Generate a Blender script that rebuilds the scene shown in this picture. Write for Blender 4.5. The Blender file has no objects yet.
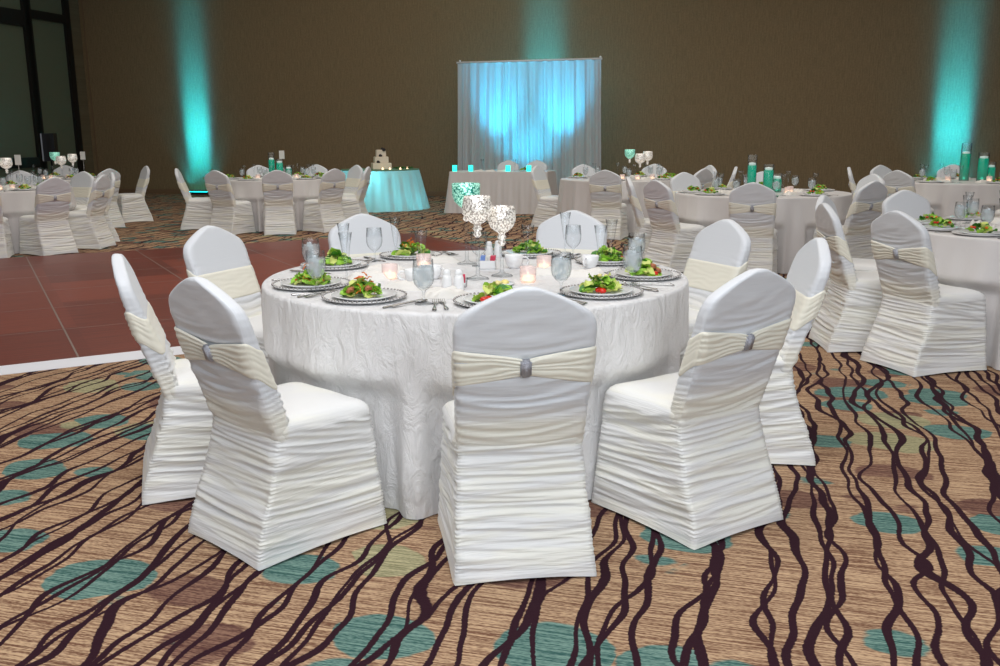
import bpy, bmesh, math, random
from mathutils import Vector, noise, Matrix
PI = math.pi
random.seed(7)
scn = bpy.context.scene
C = scn.collection

# ------------------------------------------------------------------ camera model (image taken as 1000x666)
F, TH, H, ROLL = 920.0, 0.2085, 1.349, 0.007

def at(px, py, z):
    """ground-frame point at height z seen at pixel px,py of the photograph (used only to measure the layout)"""
    x = px - 500; y = py - 333
    c, s = math.cos(ROLL), math.sin(ROLL)
    x, y = c * x - s * y, s * x + c * y
    dy = F * math.cos(TH) - y * math.sin(TH); dz = -F * math.sin(TH) - y * math.cos(TH)
    t = (z - H) / dz
    return Vector((x * t, dy * t, z))

# ------------------------------------------------------------------ materials
def srgb(r, g, b):
    f = lambda c: ((c / 255) / 12.92) if c <= 10 else (((c / 255) + .055) / 1.055) ** 2.4
    return (f(r), f(g), f(b), 1)

def new_mat(name):
    m = bpy.data.materials.new(name); m.use_nodes = True
    nt = m.node_tree
    return m, nt, nt.nodes['Principled BSDF'], nt.nodes['Material Output']

def simple(name, col, rough=.5, metal=0, spec=.5, sheen=0, bump=None, emit=None, trans=0, coat=0):
    m, nt, b, o = new_mat(name)
    b.inputs['Base Color'].default_value = col
    b.inputs['Roughness'].default_value = rough
    b.inputs['Metallic'].default_value = metal
    b.inputs['Specular IOR Level'].default_value = spec
    b.inputs['Sheen Weight'].default_value = sheen
    b.inputs['Coat Weight'].default_value = coat
    b.inputs['Transmission Weight'].default_value = trans
    if emit:
        b.inputs['Emission Color'].default_value = emit[0]; b.inputs['Emission Strength'].default_value = emit[1]
    if bump:
        n = nt.nodes.new('ShaderNodeTexNoise'); n.inputs['Scale'].default_value = bump[0]; n.inputs['Detail'].default_value = 4
        tc = nt.nodes.new('ShaderNodeTexCoord'); nt.links.new(tc.outputs['Object'], n.inputs['Vector'])
        bp = nt.nodes.new('ShaderNodeBump'); bp.inputs['Strength'].default_value = bump[1]; bp.inputs['Distance'].default_value = bump[2]
        nt.links.new(n.outputs['Fac'], bp.inputs['Height']); nt.links.new(bp.outputs['Normal'], b.inputs['Normal'])
    return m

def mth(nt, op, a, b=None, c=None):
    n = nt.nodes.new('ShaderNodeMath'); n.operation = op
    for i, v in enumerate((a, b, c)):
        if v is None: continue
        if isinstance(v, (int, float)): n.inputs[i].default_value = v
        else: nt.links.new(v, n.inputs[i])
    return n.outputs[0]

def mixc(nt, fac, a, b):
    n = nt.nodes.new('ShaderNodeMix'); n.data_type = 'RGBA'
    for i, v in ((0, fac), (6, a), (7, b)):
        if isinstance(v, (int, float, tuple)): n.inputs[i].default_value = v
        else: nt.links.new(v, n.inputs[i])
    return n.outputs[2]

def noise_n(nt, vec, scale, detail=2, rough=.5, dist=0):
    n = nt.nodes.new('ShaderNodeTexNoise')
    n.inputs['Scale'].default_value = scale; n.inputs['Detail'].default_value = detail
    n.inputs['Roughness'].default_value = rough; n.inputs['Distortion'].default_value = dist
    nt.links.new(vec, n.inputs['Vector'])
    return n.outputs['Fac']

def comb(nt, x, y, z=0.0):
    n = nt.nodes.new('ShaderNodeCombineXYZ')
    for i, v in enumerate((x, y, z)):
        if isinstance(v, (int, float)): n.inputs[i].default_value = v
        else: nt.links.new(v, n.inputs[i])
    return n.outputs[0]

def sstep(nt, v, a, b):
    n = nt.nodes.new('ShaderNodeMapRange'); n.interpolation_type = 'SMOOTHSTEP'
    nt.links.new(v, n.inputs['Value']); n.inputs['From Min'].default_value = a; n.inputs['From Max'].default_value = b
    return n.outputs['Result']

ROOM = math.radians(-15)        # direction of the back wall

def carpet_mat():
    m, nt, b, o = new_mat('patterned_carpet')
    geo = nt.nodes.new('ShaderNodeNewGeometry')
    rot = nt.nodes.new('ShaderNodeVectorRotate'); rot.rotation_type = 'Z_AXIS'; rot.inputs['Angle'].default_value = -ROOM + math.radians(0)
    nt.links.new(geo.outputs['Position'], rot.inputs['Vector'])
    sep = nt.nodes.new('ShaderNodeSeparateXYZ'); nt.links.new(rot.outputs[0], sep.inputs[0])
    u, v = sep.outputs[0], sep.outputs[1]
    # tan ground with fine cross streaks
    streak = noise_n(nt, comb(nt, mth(nt, 'MULTIPLY', u, 4), mth(nt, 'MULTIPLY', v, 110)), 1, 3, .7)
    fine = noise_n(nt, comb(nt, mth(nt, 'MULTIPLY', u, 60), mth(nt, 'MULTIPLY', v, 230)), 1, 1, .5)
    st = sstep(nt, mth(nt, 'ADD', mth(nt, 'MULTIPLY', streak, .7), mth(nt, 'MULTIPLY', fine, .3)), .40, .60)
    tan = mixc(nt, st, srgb(116, 82, 64), srgb(202, 170, 136))
    teal = mixc(nt, st, srgb(48, 92, 88), srgb(116, 152, 142))
    mauve = mixc(nt, st, srgb(84, 54, 52), srgb(134, 98, 84))
    sage = mixc(nt, st, srgb(134, 140, 104), srgb(178, 180, 142))
    col = tan
    def blobs(seed, sc, lo, hi, layer, base):
        vec = comb(nt, mth(nt, 'MULTIPLY', u, .9), mth(nt, 'MULTIPLY', v, 1.15), seed)
        wob = noise_n(nt, comb(nt, mth(nt, 'MULTIPLY', u, 5), mth(nt, 'MULTIPLY', v, 14), seed), 1, 2)
        vo = nt.nodes.new('ShaderNodeTexVoronoi'); vo.feature = 'F1'; vo.inputs['Scale'].default_value = sc
        vo.inputs['Randomness'].default_value = .85
        nt.links.new(vec, vo.inputs['Vector'])
        d = mth(nt, 'ADD', vo.outputs['Distance'], mth(nt, 'MULTIPLY', wob, .16))
        csep = nt.nodes.new('ShaderNodeSeparateColor'); nt.links.new(vo.outputs['Color'], csep.inputs[0])
        rad = mth(nt, 'MULTIPLY_ADD', csep.outputs[0], .16, .42)
        inside = sstep(nt, mth(nt, 'SUBTRACT', rad, d), 0.0, .03)
        on = sstep(nt, csep.outputs[1], lo, lo + .01)
        return mixc(nt, mth(nt, 'MULTIPLY', mth(nt, 'MULTIPLY', inside, on), hi), base, layer)
    col = blobs(3.1, 2.9, .62, .85, mauve, col)
    col = blobs(7.7, 2.6, .82, .7, sage, col)
    col = blobs(1.3, 3.0, .42, .95, teal, col)
    # dark plum vines running away from the camera, crossing and forking
    jag = noise_n(nt, comb(nt, mth(nt, 'MULTIPLY', u, 22), mth(nt, 'MULTIPLY', v, 90)), 1, 1)
    lines = None
    for seed, sp, amp, w in ((0.0, .175, .22, .0100), (11.0, .21, .28, .0095), (23.0, .27, .34, .0120), (41.0, .36, .40, .0130)):
        n1 = noise_n(nt, comb(nt, mth(nt, 'MULTIPLY', u, 1.5), mth(nt, 'MULTIPLY', v, 1.5), seed), 1, 1, .5)
        n1b = noise_n(nt, comb(nt, mth(nt, 'MULTIPLY', u, .8), mth(nt, 'MULTIPLY', v, 5.0), seed + 9), 1, 0)
        n2 = noise_n(nt, comb(nt, mth(nt, 'MULTIPLY', u, 3), mth(nt, 'MULTIPLY', v, 2.6), seed + 5), 1, 1)
        uu = mth(nt, 'ADD', u, mth(nt, 'MULTIPLY', n1, amp))
        uu = mth(nt, 'ADD', uu, mth(nt, 'MULTIPLY', n1b, .07))
        fr = mth(nt, 'FRACT', mth(nt, 'DIVIDE', uu, sp))
        dist = mth(nt, 'MULTIPLY', mth(nt, 'ABSOLUTE', mth(nt, 'SUBTRACT', fr, .5)), sp)
        wid = mth(nt, 'MULTIPLY', mth(nt, 'ADD', mth(nt, 'MULTIPLY', n2, 1.7), .2), w)
        wid = mth(nt, 'ADD', wid, mth(nt, 'MULTIPLY', mth(nt, 'SUBTRACT', jag, .5), .007))
        k = sstep(nt, mth(nt, 'SUBTRACT', wid, dist), -.001, .0025)
        lines = k if lines is None else mth(nt, 'MAXIMUM', lines, k)
    col = mixc(nt, lines, col, srgb(50, 27, 36))
    nt.links.new(col, b.inputs['Base Color'])
    b.inputs['Roughness'].default_value = .95; b.inputs['Specular IOR Level'].default_value = .1
    bp = nt.nodes.new('ShaderNodeBump'); bp.inputs['Strength'].default_value = .4; bp.inputs['Distance'].default_value = .004
    nt.links.new(fine, bp.inputs['Height']); nt.links.new(bp.outputs['Normal'], b.inputs['Normal'])
    return m

def wall_mat(name, c1, c2):
    m, nt, b, o = new_mat(name)
    tc = nt.nodes.new('ShaderNodeTexCoord')
    sep = nt.nodes.new('ShaderNodeSeparateXYZ'); nt.links.new(tc.outputs['Object'], sep.inputs[0])
    n1 = noise_n(nt, comb(nt, mth(nt, 'MULTIPLY', sep.outputs[0], 26), 0.0, mth(nt, 'MULTIPLY', sep.outputs[2], 26)), 1, 4, .7)
    n2 = noise_n(nt, comb(nt, mth(nt, 'MULTIPLY', sep.outputs[0], 60), 0.0, mth(nt, 'MULTIPLY', sep.outputs[2], 4)), 1, 2, .5)
    f = mth(nt, 'MULTIPLY', mth(nt, 'ADD', n1, n2), .5)
    col = mixc(nt, sstep(nt, f, .35, .65), c1, c2)
    # panel joints of the fabric covering, 1.22 m apart
    fr = mth(nt, 'ABSOLUTE', mth(nt, 'SUBTRACT', mth(nt, 'FRACT', mth(nt, 'DIVIDE', sep.outputs[0], 1.372)), .5))
    col = mixc(nt, mth(nt, 'MULTIPLY', sstep(nt, fr, .4975, .4995), .3), col, srgb(50, 40, 28))
    nt.links.new(col, b.inputs['Base Color'])
    b.inputs['Roughness'].default_value = .9; b.inputs['Specular IOR Level'].default_value = .15
    bp = nt.nodes.new('ShaderNodeBump'); bp.inputs['Strength'].default_value = .3; bp.inputs['Distance'].default_value = .004
    nt.links.new(n1, bp.inputs['Height']); nt.links.new(bp.outputs['Normal'], b.inputs['Normal'])
    return m

def wood_mat():
    m, nt, b, o = new_mat('dance_floor_wood')
    tc = nt.nodes.new('ShaderNodeTexCoord')
    sep = nt.nodes.new('ShaderNodeSeparateXYZ'); nt.links.new(tc.outputs['Object'], sep.inputs[0])
    g = noise_n(nt, comb(nt, mth(nt, 'MULTIPLY', sep.outputs[0], 2.2), mth(nt, 'MULTIPLY', sep.outputs[1], 60)), 1, 4, .6, .2)
    px = mth(nt, 'FLOOR', mth(nt, 'DIVIDE', sep.outputs[0], 1.22)); py = mth(nt, 'FLOOR', mth(nt, 'DIVIDE', sep.outputs[1], 1.22))
    wn = nt.nodes.new('ShaderNodeTexWhiteNoise'); nt.links.new(comb(nt, px, py), wn.inputs['Vector'])
    f = mth(nt, 'ADD', mth(nt, 'MULTIPLY', g, .8), mth(nt, 'MULTIPLY', wn.outputs['Value'], .25))
    col = mixc(nt, sstep(nt, f, .25, .85), srgb(98, 36, 24), srgb(148, 68, 48))
    nt.links.new(col, b.inputs['Base Color'])
    b.inputs['Roughness'].default_value = .38; b.inputs['Specular IOR Level'].default_value = .35
    return m

def spandex_mat():
    """stretch chair cover: grey-blue shade painted into the upper back, warm ivory tints in the gathered lower fabric"""
    m, nt, b, o = new_mat('white_stretch_fabric')
    tc = nt.nodes.new('ShaderNodeTexCoord')
    sep = nt.nodes.new('ShaderNodeSeparateXYZ'); nt.links.new(tc.outputs['Object'], sep.inputs[0])
    z = sep.outputs[2]
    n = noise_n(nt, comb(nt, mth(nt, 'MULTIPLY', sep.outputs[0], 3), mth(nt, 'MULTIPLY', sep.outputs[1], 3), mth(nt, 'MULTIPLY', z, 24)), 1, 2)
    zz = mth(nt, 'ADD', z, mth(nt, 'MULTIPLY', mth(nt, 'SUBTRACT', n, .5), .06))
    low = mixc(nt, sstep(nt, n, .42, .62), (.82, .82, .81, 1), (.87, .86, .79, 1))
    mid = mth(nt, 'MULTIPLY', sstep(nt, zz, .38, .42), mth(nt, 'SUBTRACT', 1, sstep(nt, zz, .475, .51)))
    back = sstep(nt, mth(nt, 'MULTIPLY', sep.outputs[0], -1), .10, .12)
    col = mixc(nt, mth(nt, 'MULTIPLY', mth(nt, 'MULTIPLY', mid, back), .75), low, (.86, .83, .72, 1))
    col = mixc(nt, sstep(nt, zz, .50, .56), col, (.74, .76, .79, 1))  # cool grey of the shaded upper back, put into the colour
    nt.links.new(col, b.inputs['Base Color'])
    nb = noise_n(nt, comb(nt, mth(nt, 'MULTIPLY', sep.outputs[0], 7), mth(nt, 'MULTIPLY', sep.outputs[1], 7), mth(nt, 'MULTIPLY', z, 120)), 1, 2, .6, .3)
    lowf = mth(nt, 'SUBTRACT', 1, mth(nt, 'MULTIPLY', sstep(nt, z, .44, .80), .85))
    bp = nt.nodes.new('ShaderNodeBump'); bp.inputs['Distance'].default_value = .006
    nt.links.new(mth(nt, 'MULTIPLY', lowf, .5), bp.inputs['Strength']); nt.links.new(nb, bp.inputs['Height']); nt.links.new(bp.outputs['Normal'], b.inputs['Normal'])
    b.inputs['Roughness'].default_value = .42; b.inputs['Specular IOR Level'].default_value = .35
    b.inputs['Sheen Weight'].default_value = .25; b.inputs['Sheen Roughness'].default_value = .4
    return m

def crinkle_mat(name, col, strength, scale=22):
    m, nt, b, o = new_mat(name)
    tc = nt.nodes.new('ShaderNodeTexCoord')
    sep = nt.nodes.new('ShaderNodeSeparateXYZ'); nt.links.new(tc.outputs['Object'], sep.inputs[0])
    v = comb(nt, sep.outputs[0], sep.outputs[1], mth(nt, 'MULTIPLY', sep.outputs[2], .45))
    n = noise_n(nt, v, scale, 5, .65, 1.2)
    n2 = noise_n(nt, v, scale * .3, 2, .5, .6)
    h = mth(nt, 'ADD', n, mth(nt, 'MULTIPLY', n2, .8))
    bp = nt.nodes.new('ShaderNodeBump'); bp.inputs['Strength'].default_value = strength; bp.inputs['Distance'].default_value = .02
    nt.links.new(h, bp.inputs['Height']); nt.links.new(bp.outputs['Normal'], b.inputs['Normal'])
    b.inputs['Base Color'].default_value = col
    b.inputs['Roughness'].default_value = .42; b.inputs['Specular IOR Level'].default_value = .4
    b.inputs['Sheen Weight'].default_value = .15
    return m

def thin_glass(name, tint=(.93, .95, .96, 1), gloss=.025, edge=.30):
    m = bpy.data.materials.new(name); m.use_nodes = True; nt = m.node_tree
    nt.nodes.remove(nt.nodes['Principled BSDF']); out = nt.nodes['Material Output']
    tr = nt.nodes.new('ShaderNodeBsdfTransparent')
    l2 = nt.nodes.new('ShaderNodeLayerWeight'); l2.inputs[0].default_value = .5
    nt.links.new(mixc(nt, mth(nt, 'POWER', l2.outputs['Facing'], 3.0), tint, (.36, .37, .38, 1)), tr.inputs[0])
    gl = nt.nodes.new('ShaderNodeBsdfGlossy'); gl.inputs['Roughness'].default_value = .04; gl.inputs[0].default_value = (.9, .92, .95, 1)
    lw = nt.nodes.new('ShaderNodeLayerWeight'); lw.inputs[0].default_value = .35
    f = mth(nt, 'ADD', mth(nt, 'MULTIPLY', mth(nt, 'POWER', lw.outputs['Facing'], 2.6), edge), gloss)
    mx = nt.nodes.new('ShaderNodeMixShader'); nt.links.new(f, mx.inputs[0]); nt.links.new(tr.outputs[0], mx.inputs[1]); nt.links.new(gl.outputs[0], mx.inputs[2])
    nt.links.new(mx.outputs[0], out.inputs[0])
    return m

def mixed(name, a_col, opacity, rough=.2, emit=None):
    """cloudy translucent body: partly see-through, partly scattering"""
    m, nt, b, out = new_mat(name)
    b.inputs['Base Color'].default_value = a_col; b.inputs['Roughness'].default_value = rough
    if emit:
        b.inputs['Emission Color'].default_value = emit[0]; b.inputs['Emission Strength'].default_value = emit[1]
    tr = nt.nodes.new('ShaderNodeBsdfTransparent'); tr.inputs[0].default_value = (.95, .97, .98, 1)
    mx = nt.nodes.new('ShaderNodeMixShader'); mx.inputs[0].default_value = opacity
    nt.links.new(tr.outputs[0], mx.inputs[1]); nt.links.new(b.outputs[0], mx.inputs[2]); nt.links.new(mx.outputs[0], out.inputs[0])
    return m

def mercury_mat(name, c_hi, c_lo, glow, gstr):
    """crackled mercury glass lit by the candle inside"""
    m, nt, b, o = new_mat(name)
    tc = nt.nodes.new('ShaderNodeTexCoord')
    vo = nt.nodes.new('ShaderNodeTexVoronoi'); vo.inputs['Scale'].default_value = 120; nt.links.new(tc.outputs['Object'], vo.inputs['Vector'])
    f = sstep(nt, vo.outputs['Distance'], .42, .7)
    col = mixc(nt, f, c_hi, c_lo)
    nt.links.new(col, b.inputs['Base Color'])
    b.inputs['Metallic'].default_value = .55; b.inputs['Roughness'].default_value = .22
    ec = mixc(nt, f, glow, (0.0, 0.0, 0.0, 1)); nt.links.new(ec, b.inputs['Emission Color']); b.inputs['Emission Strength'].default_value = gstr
    bp = nt.nodes.new('ShaderNodeBump'); bp.inputs['Strength'].default_value = .6; bp.inputs['Distance'].default_value = .004
    nt.links.new(vo.outputs['Distance'], bp.inputs['Height']); nt.links.new(bp.outputs['Normal'], b.inputs['Normal'])
    return m

def sheer_mat(name, col, transl, clear=.0):
    m, nt, b, out = new_mat(name)
    b.inputs['Base Color'].default_value = col; b.inputs['Roughness'].default_value = .8; b.inputs['Specular IOR Level'].default_value = .1
    t = nt.nodes.new('ShaderNodeBsdfTranslucent'); t.inputs[0].default_value = col
    mx = nt.nodes.new('ShaderNodeMixShader'); mx.inputs[0].default_value = transl
    nt.links.new(b.outputs[0], mx.inputs[1]); nt.links.new(t.outputs[0], mx.inputs[2])
    last = mx
    if clear:
        tr = nt.nodes.new('ShaderNodeBsdfTransparent'); m2 = nt.nodes.new('ShaderNodeMixShader'); m2.inputs[0].default_value = clear
        nt.links.new(mx.outputs[0], m2.inputs[1]); nt.links.new(tr.outputs[0], m2.inputs[2]); last = m2
    nt.links.new(last.outputs[0], out.inputs[0])
    return m

M = dict(
    carpet=carpet_mat(), wall=wall_mat('brown_fabric_wall', srgb(130, 113, 86), srgb(148, 128, 98)), sidewall=wall_mat('side_fabric_wall', srgb(120, 108, 84), srgb(136, 122, 96)),
    wood=wood_mat(), cover=spandex_mat(),
    sash=simple('ivory_satin', (.87, .84, .72, 1), .38, spec=.4, sheen=.2),
    glitter=simple('silver_glitter', (.55, .56, .62, 1), .35, .7, bump=(420, 1.0, .004)),
    crinkle=crinkle_mat('crinkled_white_cloth', (.82, .81, .81, 1), .9, 16),
    satin=crinkle_mat('white_satin_cloth', (.70, .67, .66, 1), .12, 8),
    ceiling=simple('ceiling_paint', srgb(190, 180, 165), .9), base=simple('baseboard_wood', srgb(128, 104, 78), .5),
    black=simple('black_frame', (.008, .007, .007, 1), .4), dark=simple('black_plastic', (.012, .013, .016, 1), .35),
    window=simple('dark_window_glass', srgb(100, 106, 88), .35, spec=.4), chrome=simple('brushed_steel', (.62, .62, .62, 1), .25, 1),
    silver=simple('silver_plate', (.72, .71, .70, 1), .38, .08, bump=(300, .3, .002)), bead=simple('silver_bead', (.40, .38, .37, 1), .25, .8),
    steel=simple('cutlery_steel', (.55, .54, .53, 1), .16, 1), china=simple('white_china', (.86, .86, .86, 1), .12, spec=.5),
    plastic=simple('white_edge_ramp', (.82, .83, .88, 1), .5), seam=simple('floor_joint', (.30, .24, .21, 1), .4, .4),
    glass=thin_glass('clear_glass', (.965, .975, .98, 1)), pinkglass=mixed('rose_tinted_glass', (.96, .80, .77, 1), .45, .15),
    water=mixed('iced_water', (.80, .83, .82, 1), .30, .1), ice=mixed('ice', (.90, .93, .95, 1), .5, .15),
    lettuce=simple('lettuce_green', srgb(152, 200, 66), .5, sheen=.0, bump=(80, .6, .004)),
    lettuce_dark=simple('lettuce_dark', srgb(62, 128, 30), .45, bump=(80, .6, .004)),
    lettuce_pale=simple('lettuce_pale', srgb(206, 216, 120), .5, bump=(80, .5, .004)),
    tomato=simple('tomato_red', srgb(206, 38, 20), .25), carrot=simple('carrot_orange', srgb(232, 118, 34), .45),
    crouton=simple('toasted_bread', srgb(178, 112, 76), .8), cheese=simple('cheese', srgb(236, 220, 150), .6), cucumber=simple('cucumber_flesh', srgb(206, 224, 150), .4),
    napkin=simple('folded_napkin', (.80, .77, .72, 1), .8, bump=(40, .4, .006)),
    candle=simple('lit_wax', (.9, .8, .65, 1), .5, emit=((1, .66, .40, 1), 2.2)),
    wax=simple('white_wax', (.86, .9, .86, 1), .4, emit=((.75, 1, .9, 1), .25)),
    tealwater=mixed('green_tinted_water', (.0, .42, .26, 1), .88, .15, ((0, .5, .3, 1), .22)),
    tealglow=simple('green_led_cup', (.05, .8, .65, 1), .3, emit=((.02, .95, .7, 1), 1.6)),
    tealspark=simple('submerged_led', (.1, .9, .7, 1), .3, emit=((.1, 1, .65, 1), 5.0)),
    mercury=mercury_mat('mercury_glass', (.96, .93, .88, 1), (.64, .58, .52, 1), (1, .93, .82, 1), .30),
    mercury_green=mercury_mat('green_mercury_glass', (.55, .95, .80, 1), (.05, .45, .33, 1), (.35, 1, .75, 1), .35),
    backdrop=sheer_mat('sheer_backdrop_fabric', (.80, .82, .86, 1), .45), cakecloth=sheer_mat('sheer_table_skirt', (.78, .84, .84, 1), .6),
    greentop=simple('pale_green_overlay', srgb(104, 142, 110), .6),
    cream=simple('fondant', srgb(238, 226, 206), .6), rose=simple('dark_sugar_flower', (.015, .012, .015, 1), .5),
    pink=simple('pink_packet', srgb(216, 60, 90), .5), blue=simple('blue_packet', srgb(120, 150, 215), .5), paper=simple('card_paper', (.8, .78, .74, 1), .7),
    butter=simple('butter', srgb(240, 222, 140), .4), led=simple('teal_led_lens', (.1, .8, .8, 1), .3, emit=((.0, .85, .9, 1), 6.0)),
    leafgreen=simple('green_leaf', srgb(46, 104, 34), .5))

# ------------------------------------------------------------------ object helpers
def obj(name, mesh, parent=None, loc=None, rz=None):
    o = bpy.data.objects.new(name, mesh); C.objects.link(o)
    if parent: o.parent = parent
    if loc is not None: o.location = loc
    if rz is not None: o.rotation_euler = (0, 0, rz)
    return o

def tag(o, label, cat, group=None):
    if not 4 <= len(label.replace(',', '').split()) <= 16: print('LABEL', len(label.split()), label)
    o['label'] = label; o['category'] = cat
    if group: o['group'] = group
    return o

def empty(name, loc, rz=0): return obj(name, None, None, loc, rz)

def struct(o): o['kind'] = 'structure'; return o

def mesh_of(name, verts, faces, mats, fm=None, smooth=True):
    me = bpy.data.meshes.new(name); me.from_pydata([tuple(v) for v in verts], [], faces)
    for m in (mats if isinstance(mats, (list, tuple)) else [mats]): me.materials.append(m)
    if fm: me.polygons.foreach_set('material_index', fm)
    if smooth: me.polygons.foreach_set('use_smooth', [True] * len(me.polygons))
    me.update()
    return me

class MB:
    """collects shapes into one mesh"""
    def __init__(s): s.v = []; s.f = []; s.m = []
    def add(s, verts, faces, mi=0):
        o = len(s.v); s.v += [tuple(v) for v in verts]; s.f += [[i + o for i in f] for f in faces]; s.m += [mi] * len(faces)
    def box(s, c, d, mi=0, rz=0, M4=None):
        vs = []
        for x in (-.5, .5):
            for y in (-.5, .5):
                for z in (-.5, .5):
                    p = Vector((x * d[0], y * d[1], z * d[2]))
                    if rz: p = Matrix.Rotation(rz, 3, 'Z') @ p
                    if M4: p = M4 @ p
                    vs.append(p + Vector(c))
        s.add(vs, [[0, 1, 3, 2], [4, 6, 7, 5], [0, 4, 5, 1], [2, 3, 7, 6], [0, 2, 6, 4], [1, 5, 7, 3]], mi)
    def lathe(s, prof, seg=20, c=(0, 0, 0), mi=0, closed=True):
        vs = []; fs = []
        for r, z in prof:
            for k in range(seg):
                a = 2 * PI * k / seg; vs.append((c[0] + r * math.cos(a), c[1] + r * math.sin(a), c[2] + z))
        for i in range(len(prof) - 1):
            for k in range(seg):
                k2 = (k + 1) % seg; fs.append([i * seg + k, i * seg + k2, (i + 1) * seg + k2, (i + 1) * seg + k])
        s.add(vs, fs, mi)
    def blob(s, c, r, mi=0, seg=8, M3=None, squash=1.0, rough=0):
        vs = []; fs = []; rings = seg // 2 + 1
        for i in range(rings + 1):
            t = PI * i / rings
            for k in range(seg):
                a = 2 * PI * k / seg
                p = Vector((math.sin(t) * math.cos(a), math.sin(t) * math.sin(a), math.cos(t) * squash)) * r
                if rough: p *= 1 + rough * (noise.noise(p * (3 / r) + Vector(c) * 37))
                if M3: p = M3 @ p
                vs.append(p + Vector(c))
        for i in range(rings):
            for k in range(seg):
                k2 = (k + 1) % seg; fs.append([i * seg + k, (i + 1) * seg + k, (i + 1) * seg + k2, i * seg + k2])
        s.add(vs, fs, mi)
    def tube(s, pts, r, seg=8, mi=0, cap=True):
        vs = []; fs = []
        for i, p in enumerate(pts):
            p = Vector(p); q = Vector(pts[min(i + 1, len(pts) - 1)]) - Vector(pts[max(i - 1, 0)])
            q.normalize(); a = q.orthogonal().normalized() if abs(q.z) < .9 else Vector((1, 0, 0)); a = (a - q * a.dot(q)).normalized(); b = q.cross(a)
            rr = r[i] if isinstance(r, (list, tuple)) else r
            for k in range(seg):
                t = 2 * PI * k / seg; vs.append(p + (a * math.cos(t) + b * math.sin(t)) * rr)
        n = len(pts)
        for i in range(n - 1):
            for k in range(seg):
                k2 = (k + 1) % seg; fs.append([i * seg + k, i * seg + k2, (i + 1) * seg + k2, (i + 1) * seg + k])
        if cap: fs.append(list(range(seg))[::-1]); fs.append([(n - 1) * seg + k for k in range(seg)])
        s.add(vs, fs, mi)
    def mesh(s, name, mats, smooth=True): return mesh_of(name, s.v, s.f, mats, s.m, smooth)

def grid_faces(nu, nv, wrap=True):
    fs = []
    for j in range(nv - 1):
        for i in range(nu if wrap else nu - 1):
            i2 = (i + 1) % nu
            fs.append([j * nu + i, j * nu + i2, (j + 1) * nu + i2, (j + 1) * nu + i])
    return fs

def lerp(a, b, t): return a + (b - a) * t
def ss(t): t = max(0, min(1, t)); return t * t * (3 - 2 * t)
def interp(tab, x):
    if x <= tab[0][0]: return tab[0][1]
    for (a, b), (c, d) in zip(tab, tab[1:]):
        if x <= c: return lerp(b, d, (x - a) / (c - a))
    return tab[-1][1]

# ------------------------------------------------------------------ covered chair (local frame: +x towards the table, rear hem at x=-0.26)
def round_rect(xr, xf, wr, wf, rad, n):
    """n points around a rounded trapezoid, counter-clockwise, with outward normals and a corner weight"""
    cs = [(xf, -wf), (xf, wf), (xr, wr), (xr, -wr)]
    path = []
    for i in range(4):
        p = Vector(cs[i]); a = (Vector(cs[i - 1]) - p).normalized(); b = (Vector(cs[(i + 1) % 4]) - p).normalized()
        cen = p + (a + b) * rad
        s0 = p + a * rad; s1 = p + b * rad
        for k in range(5):
            t = k / 4; q = (s0 - cen) * (1 - t) + (s1 - cen) * t; q = q.normalized() * lerp(rad, rad, t)
            path.append((cen + q, 1))
    L = [0]
    for i in range(len(path)): L.append(L[-1] + (path[(i + 1) % len(path)][0] - path[i][0]).length)
    out = []
    cl = []
    for c in range(4): cl.append((L[c * 5] + L[c * 5 + 4]) / 2)
    for k in range(n):
        # concentrate samples evenly between corner midpoints so that corners line up from ring to ring
        q = k / n * 4; ci = int(q); fr = q - ci
        a = cl[ci]; b = cl[(ci + 1) % 4] + (L[-1] if ci == 3 else 0)
        s = (a + (b - a) * fr) % L[-1]
        i = 0
        while i < len(path) - 1 and L[i + 1] < s: i += 1
        p0, p1 = path[i][0], path[(i + 1) % len(path)][0]
        seg = L[i + 1] - L[i]; t = (s - L[i]) / seg if seg > 1e-9 else 0
        p = p0.lerp(p1, t); d = (p1 - p0)
        nrm = Vector((d.y, -d.x)); nrm = nrm.normalized() if nrm.length > 1e-9 else Vector((1, 0))
        out.append((p, nrm, min(fr, 1 - fr), ci, fr))
    return out

def ridged(lat, z, seed, sz=44.0):
    a = 1 - abs(noise.noise(Vector((lat * 2.6, z * sz, seed)))) * 2.2
    b = 1 - abs(noise.noise(Vector((lat * 5.5, z * sz * 1.9, seed + 17)))) * 2.2
    c = noise.noise(Vector((lat * 1.6, z * sz * .45, seed + 31)))
    return (a * .66 + b * .14 + c * .8) - .42

def puff(ph):
    s = abs(math.sin(PI * ph)); return s ** .75

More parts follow.
